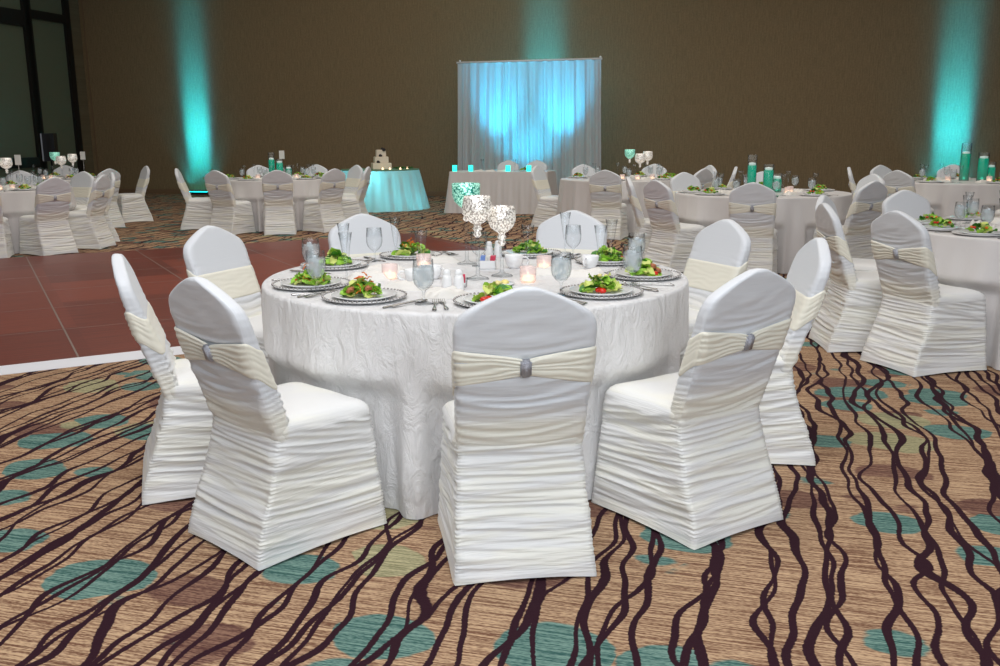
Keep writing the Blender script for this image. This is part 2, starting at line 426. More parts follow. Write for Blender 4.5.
def seat_cover(seed):
    nu = 128
    rows = [.0, .006] + [.006 + (.415 - .006) * k / 118 for k in range(1, 119)]
    V = []
    so = Vector((seed * 13.7, seed * 5.1, seed * 2.3))
    for z in rows:
        t = z / .42
        xr = lerp(-.262, -.150, ss(min(1, t * 1.08)) * .6 + t * .4)
        xf = lerp(.262, .235, t); wr = lerp(.226, .203, t ** .8); wf = lerp(.246, .224, t ** .8)
        pts = round_rect(xr, xf, wr, wf, .022 + .018 * t, nu)
        for (p, n, e, ci, fr) in pts:
            # tan folds sag towards the panel middle; seams pinch at the corners
            sag = 1 - (2 * abs(fr - .5)) ** 2
            tilt = {0: 0, 1: -.055, 2: .0, 3: .055}[ci] * (fr - .5) * (.3 + t)
            zz = z + .014 * sag * (1 - t) + tilt
            q = Vector((p.x * 5, p.y * 5, z * 7)) + so
            lat = {0: p.y, 1: p.x, 2: p.y, 3: p.x}[ci]
            h = ridged(lat + ci * 3.3, zz, seed * 7.7 + ci)
            amp = .0115 * (ss(z / .12) * .8 + .2)
            fine = .0022 * math.sin(2 * PI * (z / .011 + 1.2 * noise.noise(q * 1.7))) * math.exp(-(e / .06) ** 2)
            d = amp * h * (ss(e / .05) * .75 + .25) + fine * ss(z / .04)
            seam = .0045 * math.exp(-(e / .012) ** 2)
            bow = -.012 * sag * (1 - t) * t * 4 + .006 * sag * t
            # hem lifts slightly between the corner feet
            zl = z + (1 - ss(z / .06)) * .010 * sag
            V.append((p.x + n.x * (d + seam + bow), p.y + n.y * (d + seam + bow), zl))
    # rounded shoulder of the seat, then the seat top
    caps = [(.000, .426), (.004, .438), (.012, .450), (.024, .459), (.042, .465), (.065, .469), (.095, .472), (.12, .474), (.15, .475), (.172, .4755)]
    for ins, z in caps:
        xr, xf, wr, wf = -.150 + ins * .9, .235 - ins, .208 - ins, .226 - ins
        rad = max(.004, .04 - ins * .12)
        pts = round_rect(xr, xf, wr, wf, rad, nu)
        for (p, n, e, ci, fr) in pts:
            q = Vector((p.x * 7, p.y * 7, z * 3)) + so
            V.append((p.x, p.y, z + .003 * noise.noise(q)))
    V_c = len(V); nv = V_c // nu
    fs = grid_faces(nu, nv)
    V.append((.04, 0, .476)); k0 = (nv - 1) * nu
    fs += [[k0 + i, k0 + (i + 1) % nu, V_c] for i in range(nu)]
    return mesh_of('seat_cover', V, fs, M['cover'])

WTAB = [(.370, .192), (.385, .200), (.42, .203), (.55, .206), (.70, .212), (.79, .2155), (.815, .2115), (.835, .203), (.85, .190), (.865, .168), (.88, .141), (.895, .110), (.91, .075), (.92, .048), (.926, .030), (.930, .001)]
def back_x(z):      # outer (rear) surface of the reclined back
    return -.142 - .158 * ((z - .38) / .55) - .012 * math.sin(PI * (z - .38) / .55)
def back_T(z): return interp([(.37, .02), (.385, .05), (.42, .070), (.55, .075), (.7, .062), (.85, .050), (.905, .045), (.92, .040), (.926, .030), (.930, .012)], z)

def back_ring(z, n, grow=0.0):
    w = interp(WTAB, z); T = back_T(z); xo = back_x(z) + (max(0, .045 - T) / 2 if z > .9 else 0)
    rad = min(.020, w * .9, T * .45)
    pts = round_rect(xo - grow, xo + T + grow, w + grow, w + grow, rad, n)
    return pts, xo, T, w

def back_cover(seed):
    nu = 96; V = []; so = Vector((seed * 7.7, seed * 3.1, seed * 9.3))
    zs = [.370, .374, .380] + [.380 + (.80 - .38) * k / 84 for k in range(1, 85)] + [.80 + .12 * k / 24 for k in range(1, 25)] + [.923, .9255, .9275, .9288, .9296, .930]
    for z in zs:
        pts, xo, T, w = back_ring(z, nu)
        for (p, n, e, ci, fr) in pts:
            q = Vector((p.x * 4, p.y * 5, z * 6)) + so
            rear = ci == 2; front = ci == 0
            smooth = 1 - ss((z - .70) / .10)
            if rear:
                sag = 1 - (2 * abs(fr - .5)) ** 2
                h = ridged(p.y, z + .03 * sag + .04 * p.y, seed * 5.1 + 2, 40)
                d = .0115 * h * (.10 + .90 * smooth)
                # long drag folds fanning in from the side edge near the crown
                d += .003 * (1 - smooth) * (1 - ss((z - .82) / .05)) * noise.noise(Vector((p.y * 6 - z * 14, z * 30 + p.y * 14, seed)))
            elif front:
                edge = 1 - ss(min(fr, 1 - fr) / .22)
                ph = (z - .03 * (1 - abs(2 * fr - 1))) / .034 + 1.4 * noise.noise(q)
                d = (.0035 * (1 - ss((z - .56) / .05)) + .0028 * edge * smooth) * (puff(ph) - .5) * 2
            else:
                d = .0030 * (puff(z / .022 + 2 * noise.noise(q)) - .5) * smooth
            d += .0016 * math.exp(-(e / .02) ** 2) * smooth * math.sin(2 * PI * z / .012)
            V.append((p.x + n.x * d, p.y + n.y * d, z))
    nv = len(V) // nu; fs = grid_faces(nu, nv)
    fs.append(list(range(nu))[::-1]); fs.append([(nv - 1) * nu + i for i in range(nu)])
    return mesh_of('back_cover', V, fs, M['cover'])

def sash_mesh(seed):
    nu = 96; rows = 26; V = []; so = Vector((seed * 2.7, 1, seed * 4.3))
    info = back_ring(.66, nu)[0]
    for j in range(rows + 1):
        v = j / rows * 2 - 1
        for k in range(nu):
            ci, fr = info[k][3], info[k][4]
            if ci == 2: c = abs(2 * fr - 1); rearness = 1
            elif ci == 0: c = 1; rearness = 0
            else: c = 1; rearness = fr if ci == 1 else 1 - fr
            hr = .024 + .036 * min(1, c) ** .8 if ci == 2 else .060
            hf = .070
            hh = lerp(hf, hr, ss(rearness)); zc = lerp(.640, .680, ss(rearness))
            z = zc + v * hh
            p, n, e, _, _ = back_ring(z, nu)[0][k]
            edge = 1 - abs(v) ** 8
            ph = (v * 2.6 + .9 * noise.noise(Vector((p.y * 9, v * 1.5, ci)) + so))
            grow = .0045 + (.0065 if ci == 2 else .0020) * puff(ph) * edge
            if ci == 2: grow += .006 * math.exp(-(c / .16) ** 2)
            if abs(v) > .97: grow = .001
            V.append((p.x + n.x * grow, p.y + n.y * grow, z))
    return mesh_of('sash', V, grid_faces(nu, rows + 1), M['sash'])

def buckle_mesh():
    me = bpy.data.meshes.new('buckle'); bm = bmesh.new(); bmesh.ops.create_cube(bm, size=1)
    bmesh.ops.scale(bm, vec=(.024, .034, .056), verts=bm.verts)
    bmesh.ops.bevel(bm, geom=bm.edges[:], offset=.006, segments=3, affect='EDGES')
    for f in bm.faces: f.smooth = True
    bm.to_mesh(me); bm.free(); me.materials.append(M['glitter']); return me

CHAIR = [dict(seat=seat_cover(i), back=back_cover(i), sash=sash_mesh(i)) for i in range(3)]
BUCKLE = buckle_mesh()
n_chair = 0
def chair(cx, cy, ang, r, label, group, turn=0):
    """chair at angle ang around table centre, rear hem about r from it"""
    global n_chair
    k = CHAIR[n_chair % 3]; n_chair += 1
    a = math.radians(ang); ro = r - .262
    e = empty('banquet_chair', (cx + ro * math.cos(a), cy + ro * math.sin(a), .002), a + PI + math.radians(turn))
    tag(e, label, 'chair', group)
    obj('seat_cover', k['seat'], e); obj('back_cover', k['back'], e)
    s = obj('sash', k['sash'], e); s['label'] = 'ivory gathered sash'
    b = obj('buckle', BUCKLE, s, (back_x(.680) - .013, 0, .680)); b.rotation_euler = (0, -.28, 0); b['label'] = 'silver glitter buckle'
    return e

# ------------------------------------------------------------------ draped round table
def draped_round(R, hem, h, seed, mat, angs, folds=9, amp=.02, flare=.05, nu=288, crush=.0):
    V = []; so = Vector((seed * 3.3, seed, 7))
    radial = [0.0001, .25, .5, .7, .82, .89]
    V_rows = []
    for q in radial: V_rows.append((q * R / .925 if R != .925 else q, h, 0))
    for k in range(5):
        t = k / 4 * PI / 2; V_rows.append((R - .014 + .014 * math.sin(t), h - .014 + .014 * math.cos(t), 0))
    nz = 44
    for k in range(1, nz + 1): V_rows.append((R, lerp(h - .014, .004, k / nz), k / nz))
    for (r0, z, t) in V_rows:
        for i in range(nu):
            a = 2 * PI * i / nu
            if t == 0: V.append((r0 * math.cos(a), r0 * math.sin(a), z)); continue
            c, s = math.cos(a), math.sin(a)
            ph = folds * a + 2.2 * noise.noise(Vector((c * 1.5, s * 1.5, 0)) + so) * 2
            f = math.sin(ph) + .5 * math.sin(ph * 2.17 + 1 + 2 * noise.noise(Vector((c * 2.5, s * 2.5, z)) + so))
            r = r0 + flare * t + amp * t ** .7 * f
            r += crush * noise.noise(Vector((c * 5, s * 5, z * 3.2)) + so) * min(1, t * 4)
            # pushed in where a chair seat presses against the cloth
            for ca in angs:
                d = abs((a - math.radians(ca) + PI) % (2 * PI) - PI)
                k = (1 - ss((d - .26) / .08))
                if k > 0 and t > .30:
                    lim = .888; g = ss((t - .30) / .12) * k
                    if r > lim: r = lerp(r, lim, g)
            zz = z
            if t > .9: zz += .006 * max(0, noise.noise(Vector((c * 4, s * 4, 2)) + so))
            V.append((r * c, r * s, zz))
    return mesh_of('draped_table', V, grid_faces(nu, len(V_rows)), mat)

# ------------------------------------------------------------------ tableware meshes
def charger_mesh():
    mb = MB(); mb.lathe([(0.0005, .004), (.11, .004), (.12, .006), (.150, .013), (.158, .015), (.160, .013), (.150, .008), (.12, .0), (.0005, 0)], 48)
    return mb.mesh('charger_plate', M['silver'])
def beads_mesh(n=56):
    mb = MB()
    for k in range(n):
        a = 2 * PI * k / n; mb.blob((.157 * math.cos(a), .157 * math.sin(a), .0155), .0045, 0, 6)
    return mb.mesh('beaded_rim', M['bead'])
def plate_mesh():
    mb = MB(); mb.lathe([(.0005, .008), (.075, .008), (.085, .010), (.122, .019), (.124, .018), (.085, .004), (.0005, .003)], 48)
    return mb.mesh('dinner_plate', M['china'])
GOB = [(.034, 0), (.034, .002), (.012, .005), (.005, .010), (.0045, .040), (.008, .050), (.022, .060), (.034, .075), (.0395, .095), (.040, .120), (.038, .145), (.036, .165), (.035, .165), (.037, .12)]
def goblet_mesh(seg=24):
    mb = MB(); mb.lathe([(.0005, .003)] + GOB, seg); return mb.mesh('water_goblet', M['glass'])
def gob_water(seg=20):
    mb = MB(); mb.lathe([(.0005, .054), (.019, .061), (.032, .076), (.0372, .095), (.0378, .12), (.0365, .138), (.0005, .138)], seg); return mb.mesh('water', M['water'])
def gob_ice(seed):
    rnd = random.Random(seed); mb = MB()
    for k in range(9):
        a = rnd.random() * 6.28; r = rnd.random() * .018; z = .072 + .009 * k
        mb.box((r * math.cos(a), r * math.sin(a), min(z, .14)), (.016, .015, .014), 0, rnd.random() * 3)
    return mb.mesh('ice', M['ice'], False)
def flute_mesh(seg=20):
    mb = MB(); mb.lathe([(.0005, .003), (.031, 0), (.031, .002), (.01, .005), (.0042, .012), (.0038, .06), (.007, .072), (.010, .085), (.0135, .11), (.018, .145), (.0235, .18), (.029, .213), (.028, .213), (.022, .18)], seg)
    return mb.mesh('champagne_flute', M['glass'])
def knife_mesh():
    mb = MB(); L = .235
    pr = [(-.5, .004, .003), (-.47, .008, .004), (-.30, .0075, .0045), (-.06, .0055, .004), (-.04, .0045, .003), (0, .009, .0015), (.25, .011, .0012), (.42, .009, .001), (.5, .001, .0006)]
    V = []; 
    for x, w, t in pr: V += [(x * L, -w, .001), (x * L, w, .001), (x * L, w * .8, .001 + t), (x * L, -w * .8, .001 + t)]
    mb.add(V, grid_faces(4, len(pr)) + [[0, 1, 2, 3], [len(V) - 1, len(V) - 2, len(V) - 3, len(V) - 4]])
    return mb.mesh('table_knife', M['steel'])
def fork_mesh():
    mb = MB(); L = .20
    pr = [(-.5, .006, .002), (-.45, .009, .003), (-.1, .0035, .004), (.12, .004, .005), (.2, .011, .003), (.26, .0125, .002)]
    V = []
    for x, w, t in pr: V += [(x * L, -w, t), (x * L, w, t), (x * L, w * .8, t + .0025), (x * L, -w * .8, t + .0025)]
    mb.add(V, grid_faces(4, len(pr)) + [[0, 1, 2, 3]])
    for k in range(4):
        y = -.0105 + .007 * k
        mb.tube([(.26 * L, y, .003), (.34 * L, y, .002), (.44 * L, y, .005), (.5 * L, y * .95, .009)], [.0016, .0017, .0014, .0008], 5)
    return mb.mesh('table_fork', M['steel'])
def spoon_mesh():
    mb = MB(); L = .19
    pr = [(-.5, .006, .002), (-.45, .009, .003), (-.05, .003, .005), (.15, .004, .005), (.22, .012, .003), (.34, .018, .002), (.44, .014, .002), (.5, .002, .004)]
    V = []
    for x, w, t in pr: V += [(x * L, -w, t + .002), (x * L, w, t + .002), (x * L, w * .5, t + .004 if x < .2 else t), (x * L, -w * .5, t + .004 if x < .2 else t)]
    mb.add(V, grid_faces(4, len(pr)) + [[0, 1, 2, 3]])
    return mb.mesh('teaspoon', M['steel'])
def napkin_mesh(seed):
    rnd = random.Random(seed); n = 22; V = []
    for j in range(n):
        for i in range(n):
            u = i / (n - 1) * 2 - 1; v = j / (n - 1) * 2 - 1
            x = u * .095; y = v * .055 * (1 + .25 * math.sin(3 * u + seed))
            edge = min(1 - abs(u), 1 - abs(v))
            z = .004 + .026 * ss(edge / .35) * (.7 + .6 * noise.noise(Vector((u * 2, v * 2, seed)))) + .006 * math.sin(8 * v + 3 * u + seed) * ss(edge / .4)
            V.append((x, y, max(.002, z)))
    fs = grid_faces(n, n, False); o = len(V)
    V += [(x, y, 0.0) for x, y, z in V]
    b = []
    ring = [i for i in range(n)] + [j * n + n - 1 for j in range(1, n)] + [(n - 1) * n + i for i in range(n - 2, -1, -1)] + [j * n for j in range(n - 2, 0, -1)]
    for k in range(len(ring)):
        a, c = ring[k], ring[(k + 1) % len(ring)]; b.append([a + o, c + o, c, a])
    return mesh_of('napkin', V, fs + b, M['napkin'])

def leaf(mb, c, size, rnd, mi):
    n = 5; yaw = rnd.random() * 6.28; pitch = rnd.uniform(-.7, .7); roll = rnd.uniform(-.6, .6)
    R = Matrix.Rotation(yaw, 3, 'Z') @ Matrix.Rotation(pitch, 3, 'Y') @ Matrix.Rotation(roll, 3, 'X'); V = []; s = rnd.random() * 9
    for j in range(n):
        for i in range(n):
            u = i / (n - 1) * 2 - 1; v = j / (n - 1) * 2 - 1
            w = size * (1 - .35 * v * v)
            z = size * (.35 * u * u - .2 * v * v + .16 * math.sin(5 * u + 4 * v + s))
            V.append(R @ Vector((u * w * .8, v * size, z)) + Vector(c))
    V = [(x, y, max(z, .010)) for x, y, z in V]
    mb.add(V, grid_faces(n, n, False), mi)

def salad_parts(seed, kind):
    """returns [(part name, mesh)] heaped on a plate of 0.12 m"""
    rnd = random.Random(seed); out = []
    def heap(n, rr, h):
        for _ in range(n):
            a = rnd.random() * 6.28; q = math.sqrt(rnd.random()); yield q * rr * math.cos(a), q * rr * .8 * math.sin(a), .014 + h * (1 - q * q) * rnd.uniform(.5, 1)
    mb = MB()
    for x, y, z in heap(34, .078, .058): leaf(mb, (x, y, z), rnd.uniform(.019, .030), rnd, rnd.choice((0, 0, 0, 1, 2, 2)))
    out.append(('lettuce', mb.mesh('lettuce', [M['lettuce'], M['lettuce_dark'], M['lettuce_pale']])))
    if 'c' in kind:
        mb = MB()
        for x, y, z in heap(34, .055, .075):
            d = Vector((rnd.uniform(-1, 1), rnd.uniform(-1, 1), rnd.uniform(-.4, .4))) * .014
            mb.tube([Vector((x, y, z + .012)) - d, Vector((x, y, z + .018)), Vector((x, y, z + .012)) + d], .0022, 5)
        out.append(('carrot', mb.mesh('carrot', M['carrot'])))
    if 't' in kind:
        for k in range(2):
            mb = MB(); a = rnd.random() * 6.28; mb.blob((0, 0, 0), .016, 0, 12, None, .65); me = mb.mesh('tomato', M['tomato'])
            out.append(('tomato', me, (-.055 + .02 * k + rnd.uniform(-.01, .01), -.045 + .02 * k, .022)))
    if 'b' in kind:
        for k in range(3):
            mb = MB(); mb.blob((0, 0, 0), .014, 0, 10, None, .7, 1.3); out.append(('crouton', mb.mesh('crouton', M['crouton']), (.055 * math.cos(k * 2.0 + seed), -.045 + .015 * math.sin(k * 2.2 + seed), .030 + .010 * k)))
    if 'u' in kind:
        for k in range(3):
            mb = MB(); mb.lathe([(.0005, .003), (.016, .003), (.018, .002), (.018, -.002), (.0005, -.003)], 16, mi=0)
            me = mb.mesh('cucumber', [M['cucumber'], M['lettuce_dark']])
            for p in me.polygons:
                if abs(p.normal.z) < .6: p.material_index = 1
            out.append(('cucumber_slice', me, (.005 + .022 * k, -.02 + .004 * k, .050 - .006 * k)))
    if 'e' in kind:
        mb = MB()
        for x, y, z in heap(9, .05, .055): mb.blob((x, y, z + .012), .009, 0, 7, None, .8, .3)
        out.append(('cheese', mb.mesh('cheese', M['cheese'])))
    return out

def far_salad(seed):
    rnd = random.Random(seed); mb = MB()
    for _ in range(16):
        a = rnd.random() * 6.28; q = math.sqrt(rnd.random())
        leaf(mb, (q * .07 * math.cos(a), q * .06 * math.sin(a), .018 + .045 * (1 - q * q) * rnd.uniform(.5, 1)), .026, rnd, rnd.choice((0, 0, 1, 2)))
    for _ in range(4):
        a = rnd.random() * 6.28; mb.blob((.05 * math.cos(a), .05 * math.sin(a), .042), .011, rnd.choice((3, 4)), 7, None, .7)
    return mb.mesh('salad', [M['lettuce'], M['lettuce_dark'], M['lettuce_pale'], M['tomato'], M['carrot']])

CH, BD, PL = charger_mesh(), beads_mesh(), plate_mesh()
GO, GW, GI = goblet_mesh(), gob_water(), [gob_ice(i) for i in range(3)]
FL, KN, FK, SP = flute_mesh(), knife_mesh(), fork_mesh(), spoon_mesh()
NP = [napkin_mesh(i) for i in range(3)]
FS = [far_salad(i) for i in range(4)]
ZT = .757

def goblet(loc, label, group, water=True, i=0):
    e = empty('water_goblet', loc, i * 1.3); tag(e, label, 'glass', group)
    obj('bowl_and_stem', GO, e)
    if water:
        w = obj('water', GW, e); obj('ice', GI[i % 3], w)
    return e
def flute(loc, label, group): return tag(obj('champagne_flute', FL, None, loc), label, 'glass', group)

def votive(loc, label, group, glass='pinkglass', h=.065, r=.034):
    e = empty('votive_candle', loc); tag(e, label, 'candle', group)
    mb = MB(); mb.lathe([(.0005, .004), (r * .85, .0), (r, .01), (r * 1.05, h), (r * .98, h), (r * .92, .012)], 20); obj('glass_cup', mb.mesh('glass_cup', M[glass]), e)
    mb = MB(); mb.lathe([(.0005, .008), (r * .7, .008), (r * .7, .028), (.004, .026), (.003, .04), (.0005, .044)], 16); obj('wax', mb.mesh('wax', M['candle']), e)
    return e
def tealight(loc, label, group):
    mb = MB(); mb.lathe([(.0005, 0), (.02, 0), (.02, .018), (.0005, .018)], 14); mb.blob((0, 0, .028), .009, 0, 8, None, 1.5)
    return tag(obj('tea_light', mb.mesh('tea_light', M['candle']), None, loc), label, 'candle', group)

def hurricane(loc, h, green, label, group, bowl=.064, lit=True):
    e = empty('goblet_candle_holder', loc); tag(e, label, 'candle holder', group)
    b0 = h - bowl * 1.75
    mb = MB()
    if green: pr = [(.008, b0 - .01), (bowl * .5, b0 + .008), (bowl * .85, b0 + .03), (bowl, b0 + .06), (bowl * 1.02, h), (bowl * .98, h), (bowl * .95, b0 + .06)]
    else: pr = [(.008, b0 - .01), (bowl * .45, b0), (bowl * .8, b0 + .018), (bowl * .98, b0 + .045), (bowl, b0 + .065), (bowl * .93, h - .015), (bowl * .86, h), (bowl * .83, h), (bowl * .9, h - .02)]
    mb.lathe(pr, 40); bw = obj('candle_bowl', mb.mesh('candle_bowl', M['mercury_green' if green else 'mercury']), e)
    mb = MB(); mb.lathe([(.02, b0 - .004), (.013, b0 - .012), (.021, b0 - .026), (.012, b0 - .040), (.019, b0 - .052), (.008, b0 - .064)], 20)
    n = obj('neck', mb.mesh('neck', M['mercury']), e); n['label'] = 'beaded mercury glass neck'
    mb = MB(); z1 = b0 - .064
    mb.lathe([(.008, z1), (.010, z1 - .02), (.0075, z1 * .5), (.009, .02), (.020, .012), (.045, .005), (.048, 0), (.0005, 0)], 24)
    obj('stem', mb.mesh('stem', M['glass']), e)
    mb = MB(); mb.blob((0, 0, b0 + .035), .02, 0, 10); obj('candle', mb.mesh('candle', M['candle']), bw)
    return e

def vase(loc, h, label, group, fill=.62, r=.05):
    e = empty('cylinder_vase', loc); tag(e, label, 'vase', group)
    mb = MB(); mb.lathe([(.0005, .006), (r * .97, .006), (r, 0), (r, h), (r * .96, h), (r * .96, .012)], 28); obj('glass_cylinder', mb.mesh('glass_cylinder', M['glass']), e)
    mb = MB(); mb.lathe([(.0005, .01), (r * .94, .01), (r * .94, h * fill), (.0005, h * fill)], 24); w = obj('green_water', mb.mesh('green_water', M['tealwater']), e)
    mb = MB(); mb.blob((0, 0, .035), .018, 0, 10); obj('submerged_light', mb.mesh('submerged_light', M['tealspark']), w)
    mb = MB(); mb.lathe([(.0005, h * fill - .01), (r * .7, h * fill), (r * .75, h * fill + .025), (.01, h * fill + .03), (.0005, h * fill + .03)], 20); obj('floating_candle', mb.mesh('floating_candle', M['wax']), e)
    return e

def number_card(loc, label):
    e = empty('table_card_stand', loc, -.2); tag(e, label, 'card')
    mb = MB(); mb.lathe([(.0005, 0), (.03, 0), (.03, .006), (.003, .010), (.003, .30), (.0005, .30)], 12); obj('pole', mb.mesh('pole', M['chrome']), e)
    mb = MB(); mb.box((0, 0, .36), (.09, .004, .13)); obj('card', mb.mesh('card', M['paper'], False), e)
    return e

def place_setting(cx, cy, ang, where, tname, kinds, detail, i, glasses=True, napkin=True):
    """charger, plate, salad, cutlery, glasses for the seat at angle ang; t>0 is the diner's right"""
    a = math.radians(ang); o = Vector((math.cos(a), math.sin(a), 0)); t = Vector((-math.sin(a), math.cos(a), 0)); c = Vector((cx, cy, 0))
    P = lambda r, s, z=ZT: tuple(c + o * r + t * s + Vector((0, 0, z)))
    rz = a + PI / 2
    on = '%s, %s' % (tname, where)
    e = empty('charger_plate', P(.735, 0), rz); tag(e, 'silver charger on %s' % on, 'plate', 'chargers on %s' % tname)
    obj('charger', CH, e)
    if detail: obj('beaded_rim', BD, e)
    tag(obj('dinner_plate', PL, None, P(.735, 0, ZT + .002), rz), 'white plate on %s' % on, 'plate', 'plates on %s' % tname)
    if detail:
        s = empty('salad', P(.735, 0, ZT + .0025), rz + math.radians(0)); tag(s, 'green salad %s on %s' % (DESC[kinds], on), 'salad', 'salads on %s' % tname)
        for q in salad_parts(i * 7 + 3, kinds):
            ob = obj(q[0], q[1], s)
            if len(q) > 2: ob.location = q[2]
    else:
        tag(obj('salad', FS[i % 4], None, P(.735, 0, ZT + .006), i * 1.7), 'green salad on %s' % on, 'salad', 'salads on %s' % tname)
    for nm, me, r, s, adj in (('table_knife', KN, .74, .195, 'knife'), ('teaspoon', SP, .74, .222, 'spoon'), ('table_fork', FK, .745, -.195, 'inner fork'), ('table_fork', FK, .755, -.228, 'outer fork')):
        if not detail and nm != 'table_knife': continue
        k = obj(nm, me, None, P(r, s, ZT + .001), a + PI + random.uniform(-.1, .1)); tag(k, '%s on %s' % (adj, on), nm.split('_')[-1] if nm != 'teaspoon' else 'spoon', 'cutlery on %s' % tname)
    if glasses:
        goblet(P(.53, .17), 'water goblet on %s' % on, 'water goblets on %s' % tname, True, i)
        flute(P(.49, .25 + .02 * math.sin(i * 2)), 'flute on %s' % on, 'champagne flutes on %s' % tname)
    if napkin:
        tag(obj('napkin', NP[i % 3], None, P(.43, -.03, ZT), rz + .5 * math.sin(i * 3)), 'napkin on %s' % on, 'napkin', 'napkins on %s' % tname)

DESC = {'tc': 'with tomato and carrot', 'cb': 'with carrot and croutons', 'u': 'with cucumber slices', 'c': 'with grated carrot', 'te': 'with tomato and pale cheese', 'e': 'with pale cheese', 'tb': 'with tomato and croutons', 'cu': 'with carrot and cucumber', 't': 'with tomato wedges'}

# ------------------------------------------------------------------ the room
WN = Vector((math.sin(-ROOM), math.cos(-ROOM), 0)); WD = Vector((math.cos(ROOM), math.sin(ROOM), 0)); WC = 21.1
CORNER = Vector((-10.70, 24.70, 0)); CORNER = CORNER + WN * (WC - CORNER.dot(WN))
def wallpt(s, off=0, z=0): return CORNER + WD * s - WN * off + Vector((0, 0, z))
def slab(name, c, d, mat, rz=0, parent=None, smooth=False):
    mb = MB(); mb.box((0, 0, 0), d); o = obj(name, mb.mesh(name, mat, smooth), parent, c, rz); return o

def plane_box(name, x0, x1, y0, y1, z0, z1, mat):
    mb = MB(); mb.box(((x0 + x1) / 2, (y0 + y1) / 2, (z0 + z1) / 2), (x1 - x0, y1 - y0, z1 - z0)); return mb.mesh(name, mat, False)

CH_ = 6.2; WL = 30.0; SL = 30.0
fl = struct(obj('floor', plane_box('floor', -.5, WL, -SL, .5, -.1, 0, M['carpet']), None, CORNER, ROOM))
ce = struct(obj('ceiling', plane_box('ceiling', -.5, WL, -SL, .5, CH_, CH_ + .1, M['ceiling']), None, CORNER, ROOM))
bw = struct(obj('wall_back', plane_box('wall_back', -.3, WL, 0, .2, 0, CH_, M['wall']), None, CORNER, ROOM))
lw = struct(obj('wall_side', plane_box('wall_side', -.2, 0, -SL, 0, 0, CH_, M['sidewall']), None, CORNER, ROOM)); lw.name = 'wall_left'
struct(obj('baseboard_back', plane_box('baseboard_back', 0, WL, -.015, 0, 0, .12, M['base']), None, CORNER, ROOM))
struct(obj('baseboard_left', plane_box('baseboard_left', 0, .015, -.5, -.016, 0, .12, M['base']), None, CORNER, ROOM))
struct(obj('trim_1', plane_box('trim_1', .10, .13, -.012, 0, .12, CH_, M['base']), None, CORNER, ROOM))
# framed dark windows along the left wall: wall frame x=0 plane, y = -t
def window(n, t0, t1, zs, bars):
    e = obj('window_%d' % n, None, None, CORNER, ROOM); e['kind'] = 'structure'
    mb = MB(); mb.box((.02, -(t0 + t1) / 2, CH_ / 2), (.02, t1 - t0, CH_ - .1)); obj('pane', mb.mesh('pane', M['window'], False), e)
    mb = MB()
    for t in (t0, t1): mb.box((.05, -t, CH_ / 2), (.1, .19, CH_ - .02))
    for z0, z1 in zs: mb.box((.05, -(t0 + t1) / 2, (z0 + z1) / 2), (.09, t1 - t0, z1 - z0))
    obj('window_frame', mb.mesh('window_frame', M['black'], False), e)
window(1, .57, 1.90, [(4.22, 4.42), (0, .12)], 0)
window(2, 1.96, 4.6, [(4.00, 4.36), (.74, .98), (0, .12)], 0)
window(3, 4.79, 7.3, [(4.00, 4.36), (.74, .98), (0, .12)], 0)

# ------------------------------------------------------------------ dance floor
DA = math.radians(29.5)
DC = Vector((-1.25, 13.25, 0))          # far corner nearest the backdrop
du = Vector((math.cos(DA), math.sin(DA), 0)); dv = Vector((math.sin(DA), -math.cos(DA), 0))
def dproj(P): q = Vector(P) - DC; return q.dot(du), q.dot(dv)
near = dproj((-2.55, 5.68, 0))[1]
W_ = 11.0; D_ = near
df = empty('dance_floor', DC, DA); tag(df, 'red brown wooden dance floor panels with white edging on the carpet', 'dance floor')
mb = MB(); mb.box((-W_ / 2, -D_ / 2, .0105), (W_, D_, .021)); obj('wood_panels', mb.mesh('wood_panels', M['wood'], False), df)
sm = MB(); k = 0; x = 0
offx = dproj((-5.4, 10.49, 0))[0] % 1.22
q = offx - 1.22
while q > -W_:
    sm.box((q, -D_ / 2, .0212), (.012, D_, .0012)); q -= 1.22
q = D_ - 1.02
while q > 0:
    sm.box((-W_ / 2, -q, .0212), (W_, .007, .0012)); q -= 1.22 * .83
obj('panel_joint', sm.mesh('panel_joint', M['seam'], False), df)
def ramp(p0, p1, out, w):
    p0, p1, out = Vector(p0), Vector(p1), Vector(out); V = [p0 + Vector((0, 0, .022)), p1 + Vector((0, 0, .022)), p1 + out * w + Vector((0, 0, .003)), p0 + out * w + Vector((0, 0, .003)), p0, p1, p1 + out * w, p0 + out * w]
    return mesh_of('edge_ramp', V, [[0, 1, 2, 3], [3, 2, 6, 7], [4, 7, 6, 5], [0, 3, 7, 4], [1, 5, 6, 2], [0, 4, 5, 1]], M['plastic'], None, False)
obj('edge_ramp', ramp((-W_, -D_, 0), (0, -D_, 0), (0, -1, 0), .16), df)
obj('edge_ramp', mesh_of('edge_ramp', [v.co for v in ramp((0, -D_, 0), (0, 0, 0), (1, 0, 0), .05).vertices], [[0, 1, 2, 3], [3, 2, 6, 7], [4, 7, 6, 5], [0, 3, 7, 4], [1, 5, 6, 2], [0, 4, 5, 1]], M['seam'], None, False), df)
obj('edge_ramp', mesh_of('edge_ramp', [v.co for v in ramp((0, 0, 0), (-W_, 0, 0), (0, 1, 0), .06).vertices], [[0, 1, 2, 3], [3, 2, 6, 7], [4, 7, 6, 5], [0, 3, 7, 4], [1, 5, 6, 2], [0, 4, 5, 1]], M['seam'], None, False), df)

